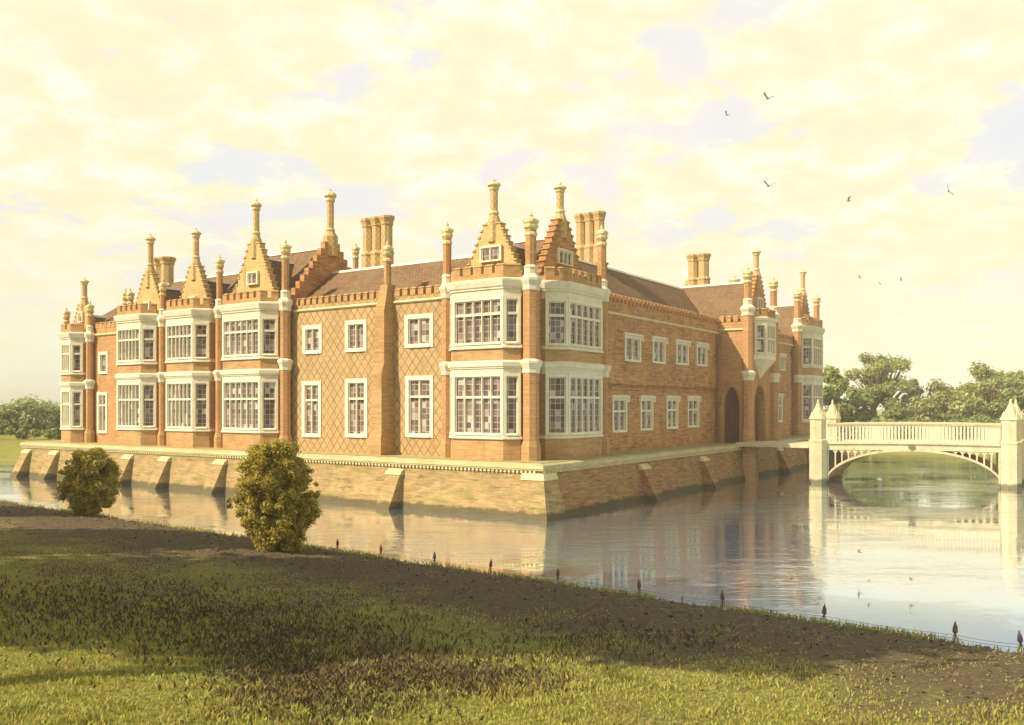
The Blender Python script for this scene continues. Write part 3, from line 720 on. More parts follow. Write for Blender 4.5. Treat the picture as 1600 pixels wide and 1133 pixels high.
turret(.1, 52.6, 13.9, .35, .28, 9.6, mid=5.3)
turret(-1.5, 33.6, 13.6, .36, .34, 0, base=False, mid=0, z0=9.0)
turret(-7.5, 38.5, 14.6, .36, .32, 0, base=False, mid=0, z0=9.0)
turret(-23.6, 12., 15.2, .30, .22, 0, base=False, mid=0, z0=8.0)
# --- buttress with slender turret between the diapered bays
k = MB()
bp = lambda a, w_, d, c=.05: [(a, c), (a + .05, -d), (a + w_ - .05, -d), (a + w_, c)]
k.prism(bp(-10.0, .98, 1.05), Z0, 1.0); k.prism(bp(-10.0, .98, 1.05), 1.0, 1.15, bp(-9.92, .86, .95)); k.prism(bp(-9.92, .86, .95), 1.15, 4.5); k.prism(bp(-9.92, .86, .95), 4.5, 5.1, bp(-9.86, .78, .72))
k.prism(bp(-9.86, .78, .72), 5.1, 8.0); k.prism(bp(-9.86, .78, .72), 8.0, 8.7, bp(-9.84, .7, .5)); k.prism(bp(-9.84, .7, .5), 8.7, 9.5, bp(-9.78, .6, .32, .3))
k.build('buttress', M['brick_pale'], H)
turret(-9.48, -.05, 12.0, .25, .22, 0, base=False, mid=0, z0=9.1, mat='brick_pale')
# --- chimney stacks
def chimney(x, y, z0, zt, n, r=.42, ang=0., dbl=False):
    spots = [((i - (n - 1) / 2) * r * 1.95 * math.cos(ang), (i - (n - 1) / 2) * r * 1.95 * math.sin(ang)) for i in range(n)]
    ex = max(abs(p[0]) for p in spots) + r * 1.1; ey_ = max(abs(p[1]) for p in spots) + r * 1.1
    zb = z0 + (zt - z0) * .46; zp = z0 + (zt - z0) * .22
    k = MB(); k.box(x - ex, x + ex, y - ey_, y + ey_, z0, zp)
    k.prism([(x - ex - .06, y - ey_ - .06), (x + ex + .06, y - ey_ - .06), (x + ex + .06, y + ey_ + .06), (x - ex - .06, y + ey_ + .06)], zp, zp + .12)
    o = k.build('chimney', M['brick_pale'], H)
    for i, (px, py) in enumerate(spots):
        k = MB(); k.lathe(0, 0, [(r * 1.12, zp + .11), (r * 1.12, zb), (r * 1.2, zb + .06), (r * 1.2, zb + .14), (r * .93, zb + .32), (r * .93, zt - .62), (r * 1.05, zt - .55), (r * 1.05, zt - .45), (r * 1.15, zt - .3), (r * 1.3, zt - .16), (r * 1.3, zt - .04), (r * 1.15, zt), (r * .7, zt - .02), (r * .65, zt - .5)], 8)
        k.build('flue', M['twist'], o, (x + px, y + py, 0))
chimney(-14.9, 5.0, 10.3, 14.85, 3, .41)
chimney(-37.6, 5.0, 10.0, 14.4, 2, .52)
chimney(-4.8, 14.9, 11.2, 15.7, 3, .36)
chimney(-4.0, 32.0, 11.2, 15.3, 2, .46)
# --- gatehouse
GX2, GY0, GY1 = 2.2, 25.6, 32.0
def arch_pts(cx, hwid, z0, zs, za, n=9):
    L = [(cx - hwid, z0), (cx - hwid, zs)]
    for i in range(1, n):
        t_ = i / n; L.append((cx - hwid * (1 - t_ ** 1.7) ** .9, zs + (za - zs) * (1 - (1 - t_) ** 1.5)))
    L.append((cx, za)); R_ = [(2 * cx - x, z) for x, z in L[:-1]][::-1]
    return L + R_
def arched_wall(name, a0, a1, z0, z1, cx, hwid, zs, za, loc, rz, th, mat):
    k = MB(); ap = arch_pts(cx, hwid, z0, zs, za)
    front = [(a0, z0)] + ap + [(a1, z0), (a1, z1), (a0, z1)]
    k.prism_y(front, 0, th); o = k.build(name, mat, H, loc, rz)
    return o, ap
def arch_trim(parent, cx, hwid, z0, zs, za, d=.5):
    k = MB(); a = arch_pts(cx, hwid + .16, z0, zs, za + .2); c_ = arch_pts(cx, hwid - .02, z0, zs, za - .02)
    for i in range(len(a) - 1):
        k.loft([(a[i][0], -.06, a[i][1]), (a[i + 1][0], -.06, a[i + 1][1]), (c_[i + 1][0], .1, c_[i + 1][1]), (c_[i][0], .1, c_[i][1])],
               [(a[i][0], .02, a[i][1]), (a[i + 1][0], .02, a[i + 1][1]), (c_[i + 1][0], .2, c_[i + 1][1]), (c_[i][0], .2, c_[i][1])])
    k.build('arch_moulding', M['brick_pale'], parent)
    k = MB(); k.prism_y(arch_pts(cx, hwid, z0 + .003, zs, za), d - .12, d - .05); k.build('door', M['door'], parent)
o, _ = arched_wall('gatehouse_wall', 0.14, GX2, Z0, 8.9, 1.12, .62, 2.7, 4.15, (0, GY0, 0), 0, .6, M['brick'])
arch_trim(o, 1.12, .62, Z0, 2.7, 4.15)
o, _ = arched_wall('gatehouse_wall', GY0 + .6, GY1, Z0, 9.28, 28.9, 1.25, 2.6, 4.35, (GX2, 0, 0), RT, .7, M['brick'])
arch_trim(o, 28.9, 1.25, Z0, 2.6, 4.35, .7)
k = MB(); k.box(-.5, GX2 - .7, GY1 - .5, GY1 - .01, Z0, 8.9); k.build('gatehouse_wall', M['brick'], H)
parapet(.2, GX2 - .02, 8.3, (0, GY0, 0), 0, 'brick', 9.35)
k = MB(); k.box(GY0 + .0, GY0 + .6, 0, .6, Z0, 9.28); k.build('gatehouse_wall', M['brick'], H, (GX2 - .002, .6, 0), RT) if False else None
turret(2.32, 25.75, 12.9, .40, .27, 9.9, mid=5.0, mat='brick')
turret(2.32, 31.75, 12.9, .38, .26, 9.9, mid=5.0, mat='brick')
# oriel on its corbel
om = Matrix.Translation((GX2, 28.85, 0)) @ Matrix.Rotation(RT, 4, 'Z')
pl = [(-1.75, .02), (-1.75, -.15), (-1.05, -.85), (1.05, -.85), (1.75, -.15), (1.75, .02)]
k = MB()
def shr(f, yk): return [(x * f, .02 if y > 0 else max(-.9, y * f * yk)) for x, y in pl]
for (f0, k0, z0_), (f1, k1, z1_) in zip([(.06, .5, 4.85), (.42, .8, 5.35), (.78, .95, 5.85), (.97, 1, 6.15), (1.03, 1, 6.2), (1.03, 1, 6.32)], [(.42, .8, 5.35), (.78, .95, 5.85), (.97, 1, 6.15), (1.03, 1, 6.2), (1.03, 1, 6.32), (1.0, 1, 6.6)]):
    k.prism(shr(f0, k0), z0_, z1_, shr(f1, k1))
k.prism(offset_line(pl, -.22), 6.6, 8.9)
for (e0, q0), (e1, q1) in zip([(.02, 8.9), (.02, 9.05), (.12, 9.12), (.16, 9.3)], [(.02, 9.05), (.12, 9.12), (.16, 9.3), (.04, 9.38)]): k.prism(offset_line(pl, e0), q0, q1, offset_line(pl, e1))
oriel = k.build('oriel_window', M['stone_white'], H, (GX2, 28.85, 0), RT)
for i, n_ in ((1, 1), (2, 3), (3, 1)):
    p, q = Vector(pl[i]), Vector(pl[i + 1]); d = q - p
    fm, pm = frame_mesh(d.length, 2.3, n_, .5, border=.16, mull=.11)
    link('window', fm, M['stone_white'], oriel, (p.x, p.y, 6.6), math.atan2(d.y, d.x)); link('pane', pm, M['glass'], oriel, (p.x, p.y, 6.6), math.atan2(d.y, d.x))
k = MB(); ring = offset_line(pl, .0) + offset_line(pl, -.2)[::-1]; k.prism(ring, 9.38, 9.55); merlons(k, pl[1:5], 9.55, 10.0, .34, .22, .2); k.build('battlement', M['brick'], oriel)
# rainwater pipes
for (px, py, zt) in ((.26, 25.2, 7.4), (.16, 44.5, 7.4)):
    k = MB(); k.tube([(px, py, Z0), (px, py, zt)], .07, 8); k.box(px - .12, px + .14, py - .2, py + .2, zt - .1, zt + .5)
    for z in (1.2, 2.9, 4.6, 6.2): k.box(px - .1, px + .09, py - .1, py + .1, z, z + .12)
    k.build('downpipe', M['pipe'], H)

# ------------------------------------------------------------------ the bridge
BP = Vector((21.1, 60.5)); BD = Vector((.945, -.327)); BW = Vector((.559, .829)) * 3.9; SPAN = 11.75
brz = math.atan2(BD.y, BD.x)
B = empty('moat_bridge', (BP.x, BP.y, 0), brz); tag(B, 'pale stone and iron footbridge with one flat arch and pointed octagonal piers', 'bridge')
bwx = BW.dot(BD); bwy = BW.dot(Vector((-BD.y, BD.x)))      # far side in the bridge frame
DZ = 2.72
def pier(x, y, big=1.):
    k = MB(); r = .585 * big
    k.lathe(0, 0, [(r * 1.06, -.8), (r * 1.06, DZ + .1), (r * 1.12, DZ + .14), (r * 1.12, DZ + .26), (r * .97, DZ + .34), (r * .97, 4.36), (r * 1.06, 4.42), (r * 1.06, 4.5), (r * .92, 4.52)], 8)
    o = k.build('pier', M['bridge'], B, (x, y, 0))
    k = MB(); k.lathe(0, 0, [(r * .95, 4.5), (r * .12, 5.55), (r * .16, 5.62), (.02, 5.8)], 8)
    for j in range(8):
        a_ = j * math.pi / 4; old = k.m; k.m = Matrix.Rotation(a_, 4, 'Z')
        k.loft([(r * .90, -.24, 4.42), (r * 1.02, -.24, 4.42), (r * 1.02, .24, 4.42), (r * .90, .24, 4.42)], [(r * .62, -.01, 4.95), (r * .70, -.01, 4.95), (r * .70, .01, 4.95), (r * .62, .01, 4.95)]); k.m = old
    k.build('pier_cap', M['bridge'], o)
pier(0, 0); pier(SPAN, 0, 1.03); pier(bwx, bwy); pier(SPAN + bwx, bwy)
camber = lambda t_: .06 * math.sin(math.pi * t_)
# deck
k = MB(); ns = 14
for i in range(ns):
    t0, t1 = i / ns, (i + 1) / ns; x0, x1 = t0 * SPAN, t1 * SPAN
    k.loft([(x0, -.12, DZ - .42 + camber(t0)), (x1, -.12, DZ - .42 + camber(t1)), (x1 + bwx, bwy + .12, DZ - .42 + camber(t1)), (x0 + bwx, bwy + .12, DZ - .42 + camber(t0))],
           [(x0, -.12, DZ + camber(t0)), (x1, -.12, DZ + camber(t1)), (x1 + bwx, bwy + .12, DZ + camber(t1)), (x0 + bwx, bwy + .12, DZ + camber(t0))], cap=True)
bmesh.ops.remove_doubles(k.bm, verts=k.bm.verts, dist=.0005)
k.build('deck', M['bridge'], B)
def railing(ox, oy):
    x0, x1 = .62, SPAN - .62; rl = None
    for nm_, bands in (('railing', ((-.12, .08, DZ + 1.26, DZ + 1.34), (-.15, .11, DZ + 1.34, DZ + 1.42))), ('bottom_rail', ((-.16, .12, DZ + .0, DZ + .10),))):
        k = MB()
        for i in range(ns):
            ta, tb = i / ns, (i + 1) / ns; xa, xb = x0 + (x1 - x0) * ta, x0 + (x1 - x0) * tb
            for (ya, yb, za, zb) in bands:
                k.loft([(xa, ya, za + camber(ta)), (xa, yb, za + camber(ta)), (xa, yb, zb + camber(ta)), (xa, ya, zb + camber(ta))], [(xb, ya, za + camber(tb)), (xb, yb, za + camber(tb)), (xb, yb, zb + camber(tb)), (xb, ya, zb + camber(tb))])
        if rl is None: rl = k.build(nm_, M['bridge'], B, (ox, oy, 0))
        else: k.build(nm_, M['bridge'], rl)
    bl = MB(); z0_, z1_ = .10, 1.26
    bl.prism_y([(-.05, z0_), (.05, z0_), (.05, z1_), (-.05, z1_)], -.05, .05)
    bl.prism_y([(-.105, z1_ - .001), (-.05, z1_ - .16), (.05, z1_ - .16), (.105, z1_ - .001)], -.046, .046); bl.prism_y([(-.105, z0_ + .001), (.105, z0_ + .001), (.05, z0_ + .14), (-.05, z0_ + .14)], -.046, .046)
    bm_ = bl.mesh('baluster'); nb = 48
    for i in range(nb):
        t_ = (i + .5) / nb; link('baluster', bm_, M['stone'], rl, (x0 + (x1 - x0) * t_, -.02, DZ + camber(t_)))
railing(0, -.06); railing(bwx, bwy + .1)
def arch_rib(ox, oy):
    k = MB(); x0, x1 = .60, SPAN - .60; n = 28; cx_ = SPAN / 2; a_ = (x1 - x0) / 2; rise = DZ - .42 - .34
    f = lambda x, e: .34 + (rise + e) * (1 - min(1, abs((x - cx_) / (a_ + e * .6))) ** 2.15) ** .62
    for i in range(n):
        ta, tb = i / n, (i + 1) / n
        xa, xb = cx_ - a_ * math.cos(math.pi * ta), cx_ - a_ * math.cos(math.pi * tb)
        za, zb = f(xa, 0), f(xb, 0)
        if i == 0: za = .2
        if i == n - 1: zb = .2
        k.loft([(xa, -.1, za), (xa, .14, za), (xa, .14, za + .15), (xa, -.1, za + .15)], [(xb, -.1, zb), (xb, .14, zb), (xb, .14, zb + .15), (xb, -.1, zb + .15)])
    rb = k.build('arch_rib', M['bridge'], B, (ox, oy, 0))
    for xe in (x0, x1 - .1):
        k = MB(); k.box(xe, xe + .1, -.06, .1, .1, DZ - .42); k.build('end_post', M['bridge'], rb)
    sp_ = [x0 + .1 + .42 * j for j in range(1, 8)]; sp_ += [SPAN - x for x in sp_]
    for x in sp_:
        z = f(x, 0) + .14
        if DZ - .42 - z < .06: continue
        k = MB(); k.box(-.045, .045, -.05, .08, z, DZ - .415); hh = min(.2, (DZ - .42 - z) * .5)
        k.prism_y([(-.2, DZ - .416), (-.045, DZ - .42 - hh), (.045, DZ - .42 - hh), (.2, DZ - .416)], -.04, .07)
        k.build('spandrel_bar', M['bridge'], rb, (x, 0, 0))
arch_rib(0, -.04); arch_rib(bwx, bwy + .04)
k = MB(); k.lathe(0, 0, [(.02, -.06), (.2, -.05), (.2, .03), (.02, .06)], 12); me = k.mesh('boss')
for v_ in me.vertices: v_.co = (v_.co.x, v_.co.z, v_.co.y)
link('boss', me, M['bridge'], B, (SPAN / 2, -.16, DZ - .12))
# soffit of the arch (dark iron vault between the ribs)
k = MB(); x0, x1 = .7, SPAN - .7; n = 20; cx_ = SPAN / 2; a_ = (x1 - x0) / 2
for i in range(n):
    xa, xb = cx_ - a_ * math.cos(math.pi * i / n), cx_ - a_ * math.cos(math.pi * (i + 1) / n)
    g = lambda x: .42 + (DZ - .42 - .36) * max(0, 1 - min(1, abs((x - cx_) / a_)) ** 2.15) ** .62
    k.loft([(xa, .16, g(xa)), (xa + bwx, bwy - .16, g(xa)), (xa + bwx, bwy - .16, g(xa) + .05), (xa, .16, g(xa) + .05)], [(xb, .16, g(xb)), (xb + bwx, bwy - .16, g(xb)), (xb + bwx, bwy - .16, g(xb) + .05), (xb, .16, g(xb) + .05)])
k.build('vault', M['brick_dark'], B)
# drawbridge span between gatehouse and first piers
k = MB(); k.loft([(-5.6, 1.0, DZ - .3), (0, -.3, DZ - .3), (bwx, bwy + .3, DZ - .3), (-3.3, bwy + 1.2, DZ - .3)], [(-5.6, 1.0, DZ - .02), (0, -.3, DZ - .02), (bwx, bwy + .3, DZ - .02), (-3.3, bwy + 1.2, DZ - .02)])
k.build('drawbridge_deck', M['bridge'], B)

# ------------------------------------------------------------------ foliage
def leaf_cloud(centres, radii, count, size, squash=1., shell=.55, flat=.0):
    """count leaf rhombs scattered in lumpy clusters"""
    cen = np.asarray(centres, float); rad = np.asarray(radii, float); n = len(cen)
    pick = rng.choice(n, count, p=rad ** 2 / (rad ** 2).sum())
    dirs = rng.normal(size=(count, 3)); dirs /= np.linalg.norm(dirs, axis=1)[:, None]
    rr = rad[pick] * (shell + (1 - shell) * rng.random(count)) * (.86 + .28 * rng.random(count))
    p = cen[pick] + dirs * rr[:, None] * np.array([1, 1, squash])
    nrm = dirs * .9 + rng.normal(size=(count, 3)) * .5 + np.array([0, 0, .3]); nrm /= np.linalg.norm(nrm, axis=1)[:, None]
    u = np.cross(nrm, rng.normal(size=(count, 3))); u /= np.linalg.norm(u, axis=1)[:, None]; v = np.cross(nrm, u)
    s = size * (.6 + .8 * rng.random(count))[:, None]
    q = np.stack([p - u * s, p + v * s * .55 + nrm * s * .12, p + u * s, p - v * s * .55 + nrm * s * .12], 1).reshape(-1, 3)
    return q, np.arange(count * 4).reshape(-1, 4)
def to_local(q, base): return q - np.array(base)
def bush(x, y, wd, ht, label, count=9000, lean=0.):
    base = (x, y, gz(x, y) - .05)
    o = empty('bush', base); tag(o, label, 'bush', 'bushes on the moat bank')
    cs, rs = [], []
    for i in range(300):
        z = rng.random(); prof = (1 - abs(z - .44) ** 2.2 * 2.4) * (.70 + .30 * min(1, z * 2.6))
        a_ = rng.random() * 2 * math.pi; ra = wd / 2 * max(.15, prof) * (.70 + .30 * rng.random()) * (.35 + .65 * rng.random() ** .4)
        cs.append((math.cos(a_) * ra + lean * (z - .4), math.sin(a_) * ra, .16 + z * (ht - .45))); rs.append((.15 + .20 * rng.random()) * wd / 2.9)
    for i in range(45):
        z = .08 + .92 * rng.random(); prof = (1 - abs(z - .44) ** 2.2 * 2.4) * (.70 + .30 * min(1, z * 2.6)); a_ = rng.random() * 2 * math.pi; ra = wd / 2 * max(.2, prof) * (.95 + .10 * rng.random())
        cs.append((math.cos(a_) * ra + lean * (z - .4), math.sin(a_) * ra, .12 + z * (ht - .25))); rs.append(.07 + .09 * rng.random())
    q, fcs = leaf_cloud(cs, rs, count, .046, .9, .25)
    q[:, 2] = np.maximum(q[:, 2], .03)
    link('foliage', np_mesh('foliage', q, fcs, False), M['leaf_bush'], o)
    k = MB()
    for j in range(5):
        a_ = j * 1.3; k.tube([(.08 * math.cos(a_), .08 * math.sin(a_), -.1), (.3 * math.cos(a_), .3 * math.sin(a_), ht * .3), (.45 * math.cos(a_) + lean * .3, .45 * math.sin(a_), ht * .7)], [.06, .045, .015], 6)
    k.build('stem', M['bark'], o)
bush(-19.75, 41.0, 2.75, 3.25, 'smaller round olive-green bush on the moat bank at the left', 52000)
bush(-7.9, 29.4, 2.85, 3.85, 'taller egg-shaped olive-green bush on the moat bank nearer the middle', 80000, -.15)

def tree(name, x, y, ht, wd, label, mat='leaf_tree', trunks=1, crown0=.35, count=3500, size=.32, clumps=26, clump_r=.2, squash=.92, shell=.22, z_base=None, group='trees beyond the moat', open_=False, tr=None):
    base = (x, y, (gz(x, y) if z_base is None else z_base) - .1)
    o = empty(name, base); tag(o, label, 'tree', group); tr = tr or ht * .028 + .05
    cs, rs = [], []
    k = MB(smooth=True)
    for ti in range(trunks):
        ox = (ti - (trunks - 1) / 2) * wd * .22; z1 = ht * (crown0 + .12)
        bend = rng.normal(size=2) * wd * .03
        k.tube([(ox * .7, 0, -.2), (ox * .75, 0, ht * .08), (ox + bend[0], bend[1], z1 * .6), (ox * 1.25 + bend[0], bend[1], z1)], [tr * 1.5, tr * 1.1, tr * .9, tr * .7], 8)
        nb = max(4, clumps // trunks)
        for j in range(nb):
            a_ = 2 * math.pi * (j + rng.random() * .8) / nb * 2.4; zz_ = crown0 + (1 - crown0) * (.08 + .90 * ((j + .5) / nb))
            u_ = (zz_ - crown0) / (1 - crown0); ra = wd * .5 * math.sqrt(max(.05, 1 - (max(0, u_ - .36) / .68) ** 2)) * (.55 + .45 * min(1, u_ * 3 + .2)) * (.45 + .5 * rng.random())
            tip_ = Vector((ox * .9 + ra * math.cos(a_) * (1.0 if trunks == 1 else .78), ra * math.sin(a_) * .9, ht * zz_ * .95))
            if open_ or j % 2 == 0:
                st_ = Vector((ox + bend[0], bend[1], z1 * (.55 + .42 * rng.random())))
                md = st_.lerp(tip_, .5) + Vector((0, 0, ht * .035)); k.tube([st_, md, tip_], [tr * .5, tr * .3, tr * .08], 5)
            cs.append(tuple(tip_)); rs.append(wd * clump_r * (.65 + .85 * rng.random()))
    k.build('trunk', M['bark'], o)
    q, fcs = leaf_cloud(cs, rs, count, size, squash, shell)
    q[:, 2] = np.maximum(q[:, 2], .05)
    link('crown', np_mesh('crown', q, fcs, False), M[mat], o)
    return o
def at_px(u, Y): return (u - 800) / F_PX * Y
def up_px(v, Y): return EYE - (v - V_H) / F_PX * Y
for (u, Y, vt, wpx, kw, lab) in [
    (1376, 124, 549, 112, dict(trunks=2, crown0=.36, count=9500, size=.20, clumps=64, clump_r=.082, squash=.9, open_=True), 'tall spreading tree with two bare forking trunks and an open crown beyond the bridge'),
    (1422, 127, 600, 42, dict(crown0=.4, count=1300, size=.26, clumps=9, clump_r=.17, open_=True), 'small thin-crowned tree just right of the two-trunked tree'),
    (1303, 117, 576, 56, dict(crown0=.06, count=4200, clumps=26, clump_r=.19, mat='leaf_deep'), 'dense dark tree rising right beside the end of the manor house'),
    (1338, 121, 608, 52, dict(crown0=.06, count=3200, clumps=20, clump_r=.2, mat='leaf_deep'), 'low rounded dark tree under the left side of the two-trunked tree'),
    (1477, 125, 598, 88, dict(crown0=.08, count=6500, clumps=42, clump_r=.13, size=.24, open_=True), 'broad bushy tree left of the large dome-crowned tree behind the bridge'),
    (1437, 119, 620, 44, dict(crown0=.05, count=2400, clumps=16, clump_r=.2), 'lowest bushy tree behind the middle of the bridge railing'),
    (1552, 122, 571, 118, dict(crown0=.16, count=10000, clumps=64, clump_r=.105, size=.24, open_=True), 'large dome-crowned tree behind the right end of the bridge'),
    (1604, 114, 588, 60, dict(crown0=.08, count=3600, clumps=24, clump_r=.2, mat='leaf_deep'), 'dark leafy tree cut off by the right edge behind the outer bridge pier'),
    (1398, 118, 625, 40, dict(crown0=.04, count=2400, clumps=16, clump_r=.22, mat='leaf_deep'), 'round dark bush-like tree under the right side of the two-trunked tree'),
    (1512, 117, 612, 60, dict(crown0=.04, count=3000, clumps=20, clump_r=.2), 'low leafy tree filling the dip left of the dome-crowned tree'),
    (1665, 118, 566, 110, dict(crown0=.1, count=3600, clumps=26, clump_r=.18), 'full tree just outside the right edge beyond the bridge'),
]:
    x = at_px(u, Y); tree('tree', x, Y, up_px(vt, Y) - gz(x, Y) + .1, wpx / F_PX * Y, lab, **kw)
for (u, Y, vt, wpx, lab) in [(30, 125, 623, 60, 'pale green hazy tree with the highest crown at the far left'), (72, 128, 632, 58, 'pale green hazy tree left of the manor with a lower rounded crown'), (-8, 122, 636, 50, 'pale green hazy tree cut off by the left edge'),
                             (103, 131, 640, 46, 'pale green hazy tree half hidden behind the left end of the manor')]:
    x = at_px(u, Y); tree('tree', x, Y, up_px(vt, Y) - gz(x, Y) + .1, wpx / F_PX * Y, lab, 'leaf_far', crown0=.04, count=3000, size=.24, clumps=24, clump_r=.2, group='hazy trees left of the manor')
# clipped hedges / undergrowth along the far bank
def hedge(name, pts, ht, wd, count, label, mat):
    cs, rs = [], []
    p0 = Vector((pts[0][0], pts[0][1])); base = (p0.x, p0.y, gz(*p0) - .1)
    for (a_, b_) in zip(pts, pts[1:]):
        L = (Vector(b_) - Vector(a_)).length
        for i in range(int(L / .9)):
            p = Vector(a_).lerp(Vector(b_), (i + rng.random()) / max(1, int(L / .9))); cs.append((p.x - base[0] + rng.normal() * wd * .25, p.y - base[1] + rng.normal() * wd * .25, ht * (.25 + .5 * rng.random()))); rs.append(ht * (.3 + .25 * rng.random()))
    q, fcs = leaf_cloud(cs, rs, count, .22, .8, .4); q[:, 2] = np.maximum(q[:, 2], -.1)
    o = link(name, np_mesh(name, q, fcs, False), M[mat], None, base); tag(o, label, 'hedge'); return o
hedge('hedge', [(at_px(1285, 112.5), 112.5), (at_px(1440, 111.5), 111.5), (at_px(1640, 109), 109)], 3.2, 1.6, 16000, 'dark green hedge running along the far bank behind the bridge', 'leaf_deep')
hedge('hedge', [(-86, 104), (-62, 107), (-44, 108)], 1.5, 1.5, 5000, 'low dark hedge on the far bank at the left below the hazy trees', 'leaf_deep')

# unseen oaks added left of and behind the viewpoint to shade the bank
for (u, q_, ht, wd, lab) in [(10, 3.2, 19, 9, 'tall oak added for shade, furthest along the bank, outside the left edge'), (285, 3.2, 19, 8, 'tall oak added for shade outside the left edge, second furthest along the bank'), (590, 3.4, 19, 8, 'tall oak added for shade outside the left edge opposite the taller bush'), (800, 3.2, 19, 8, 'unseen tall oak added for shade left of the viewpoint'), (1010, 2.8, 19, 8, 'unseen tall oak added for shade, nearest to the viewpoint on its left'), (1240, 2.2, 19.5, 7, 'unseen slim oak added for shade close beside the viewpoint'),
        (-60, 9.5, 19, 10, 'spreading oak added for shade outside the left edge in the back row, furthest from the viewpoint'), (190, 9.2, 19, 10, 'spreading oak added for shade outside the left edge, middle of the back row'), (420, 9.0, 19, 9.5, 'unseen spreading oak added for shade behind the viewpoint in the back row'), (640, 7.6, 19, 8, 'unseen spreading oak added for shade behind the viewpoint, last of the back row')]:
    k_ = (u - 800) / F_PX; a_ = Vector((10.79 - .605 * q_, 18.49 - .796 * q_)); dd = Vector((-17.24, 13.11)); t_ = (k_ * a_.y - a_.x) / (dd.x - k_ * dd.y)
    p = a_ + dd * t_ + Vector((SUN_X, SUN_Y)) * 18.5
    tree('shade_oak', p.x, p.y, ht, wd, lab, crown0=.60, count=3200, size=.36, clumps=30, clump_r=.18, group='unseen oaks added for shade', tr=.24)

# ------------------------------------------------------------------ grass and weeds on the near lawn
def blades(px, py, hgt, wid, lean=.5):
    n = len(px); z = ground_z(px, py); a_ = rng.random(n) * 2 * math.pi; l_ = (rng.random(n) * lean + .15) * hgt
    dx, dy = np.cos(a_) * wid, np.sin(a_) * wid; b_ = rng.random(n) * 2 * math.pi
    tx, ty = np.cos(b_) * l_, np.sin(b_) * l_
    p = np.stack([px, py, z], 1)
    v0 = p + np.stack([-dx, -dy, np.full(n, -.01)], 1); v1 = p + np.stack([dx, dy, np.full(n, -.01)], 1)
    m1 = p + np.stack([dx * .7 + tx * .35, dy * .7 + ty * .35, hgt * .6], 1); m0 = p + np.stack([-dx * .7 + tx * .35, -dy * .7 + ty * .35, hgt * .6], 1)
    tp = p + np.stack([tx, ty, hgt], 1)
    q = np.stack([v0, v1, m1, m0, tp], 1).reshape(-1, 3); i0 = np.arange(n) * 5
    f4 = np.stack([i0, i0 + 1, i0 + 2, i0 + 3], 1); f3 = np.stack([i0 + 3, i0 + 2, i0 + 4, i0 + 4], 1)
    return q, f4, f3[:, :3]
def blade_mesh(name, q, f4, f3):
    me = bpy.data.meshes.new(name); me.vertices.add(len(q)); me.vertices.foreach_set('co', np.ascontiguousarray(q, np.float32).ravel())
    lv = np.concatenate([f4.ravel(), f3.ravel()]).astype(np.int32); me.loops.add(len(lv)); me.loops.foreach_set('vertex_index', lv)
    ls = np.concatenate([np.arange(len(f4)) * 4, len(f4) * 4 + np.arange(len(f3)) * 3]).astype(np.int32)
    me.polygons.add(len(ls)); me.polygons.foreach_set('loop_start', ls); me.update(calc_edges=True); return me
def scatter(n, keep):
    Y = 8.5 + 24 * rng.random(n * 3) ** 1.6; X = (rng.random(n * 3) * 1.3 - .65) * Y
    d = signed(X, Y); ok = (d > .1) & (rng.random(n * 3) < keep(X, Y, d)); X, Y = X[ok][:n], Y[ok][:n]; return X, Y
def patchy(X, Y): return .5 + .25 * np.sin(X * 1.7 + np.sin(Y * 2.1)) + .25 * np.sin(Y * 1.9 - X * .8 + 2)
X, Y = scatter(120000, lambda X, Y, d: np.clip((d - 5.0) / 4.5 + patchy(X, Y) * .8 - .3, .05 + .22 * (patchy(X * 1.9, Y * 1.4) > .62), 1))
hg = (.025 + .075 * rng.random(len(X)) * (.5 + patchy(X, Y))) * np.clip(1.15 - (Y - 9) / 30, .4, 1.2) * np.clip(signed(X, Y) / 7, .35, 1) * (.65 + .9 * np.clip(np.sin(X * 4.1 + np.sin(Y * 3.3) * 1.7) * np.sin(Y * 4.7 - X * 1.3), 0, 1) ** 2)
q, f4, f3 = blades(X, Y, hg, .010 + .007 * rng.random(len(X)), .9)
tag(link('grass', blade_mesh('grass', q, f4, f3), M['grass']), 'tufted yellow-green grass covering the near lawn', 'grass', kind='stuff')
# rough tufts hanging over the water's edge
tt = rng.random(16000); ex_ = 11.4 + (-75 - 11.4) * tt ** 1.5; ey_ = 18.05 - (ex_ - 11.4) * .7555
keep_ = (np.sin(ex_ * 2.3) + np.sin(ex_ * .9 + 1) + 1.0 * rng.normal(size=len(ex_))) > -.2; ex_, ey_ = ex_[keep_], ey_[keep_]
of_ = np.abs(rng.normal(size=len(ex_))) * .22; ex_, ey_ = ex_ - .605 * of_, ey_ - .796 * of_
ok = signed(ex_, ey_) > .01; ex_, ey_ = ex_[ok], ey_[ok]
q2, g4, g3 = blades(ex_, ey_, .06 + .14 * rng.random(len(ex_)), .012 + .008 * rng.random(len(ex_)), 1.0)
tag(link('bank_grass', blade_mesh('bank_grass', q2, g4, g3), M['grass']), 'rough grass fringe hanging over the edge of the near bank', 'grass', kind='stuff')
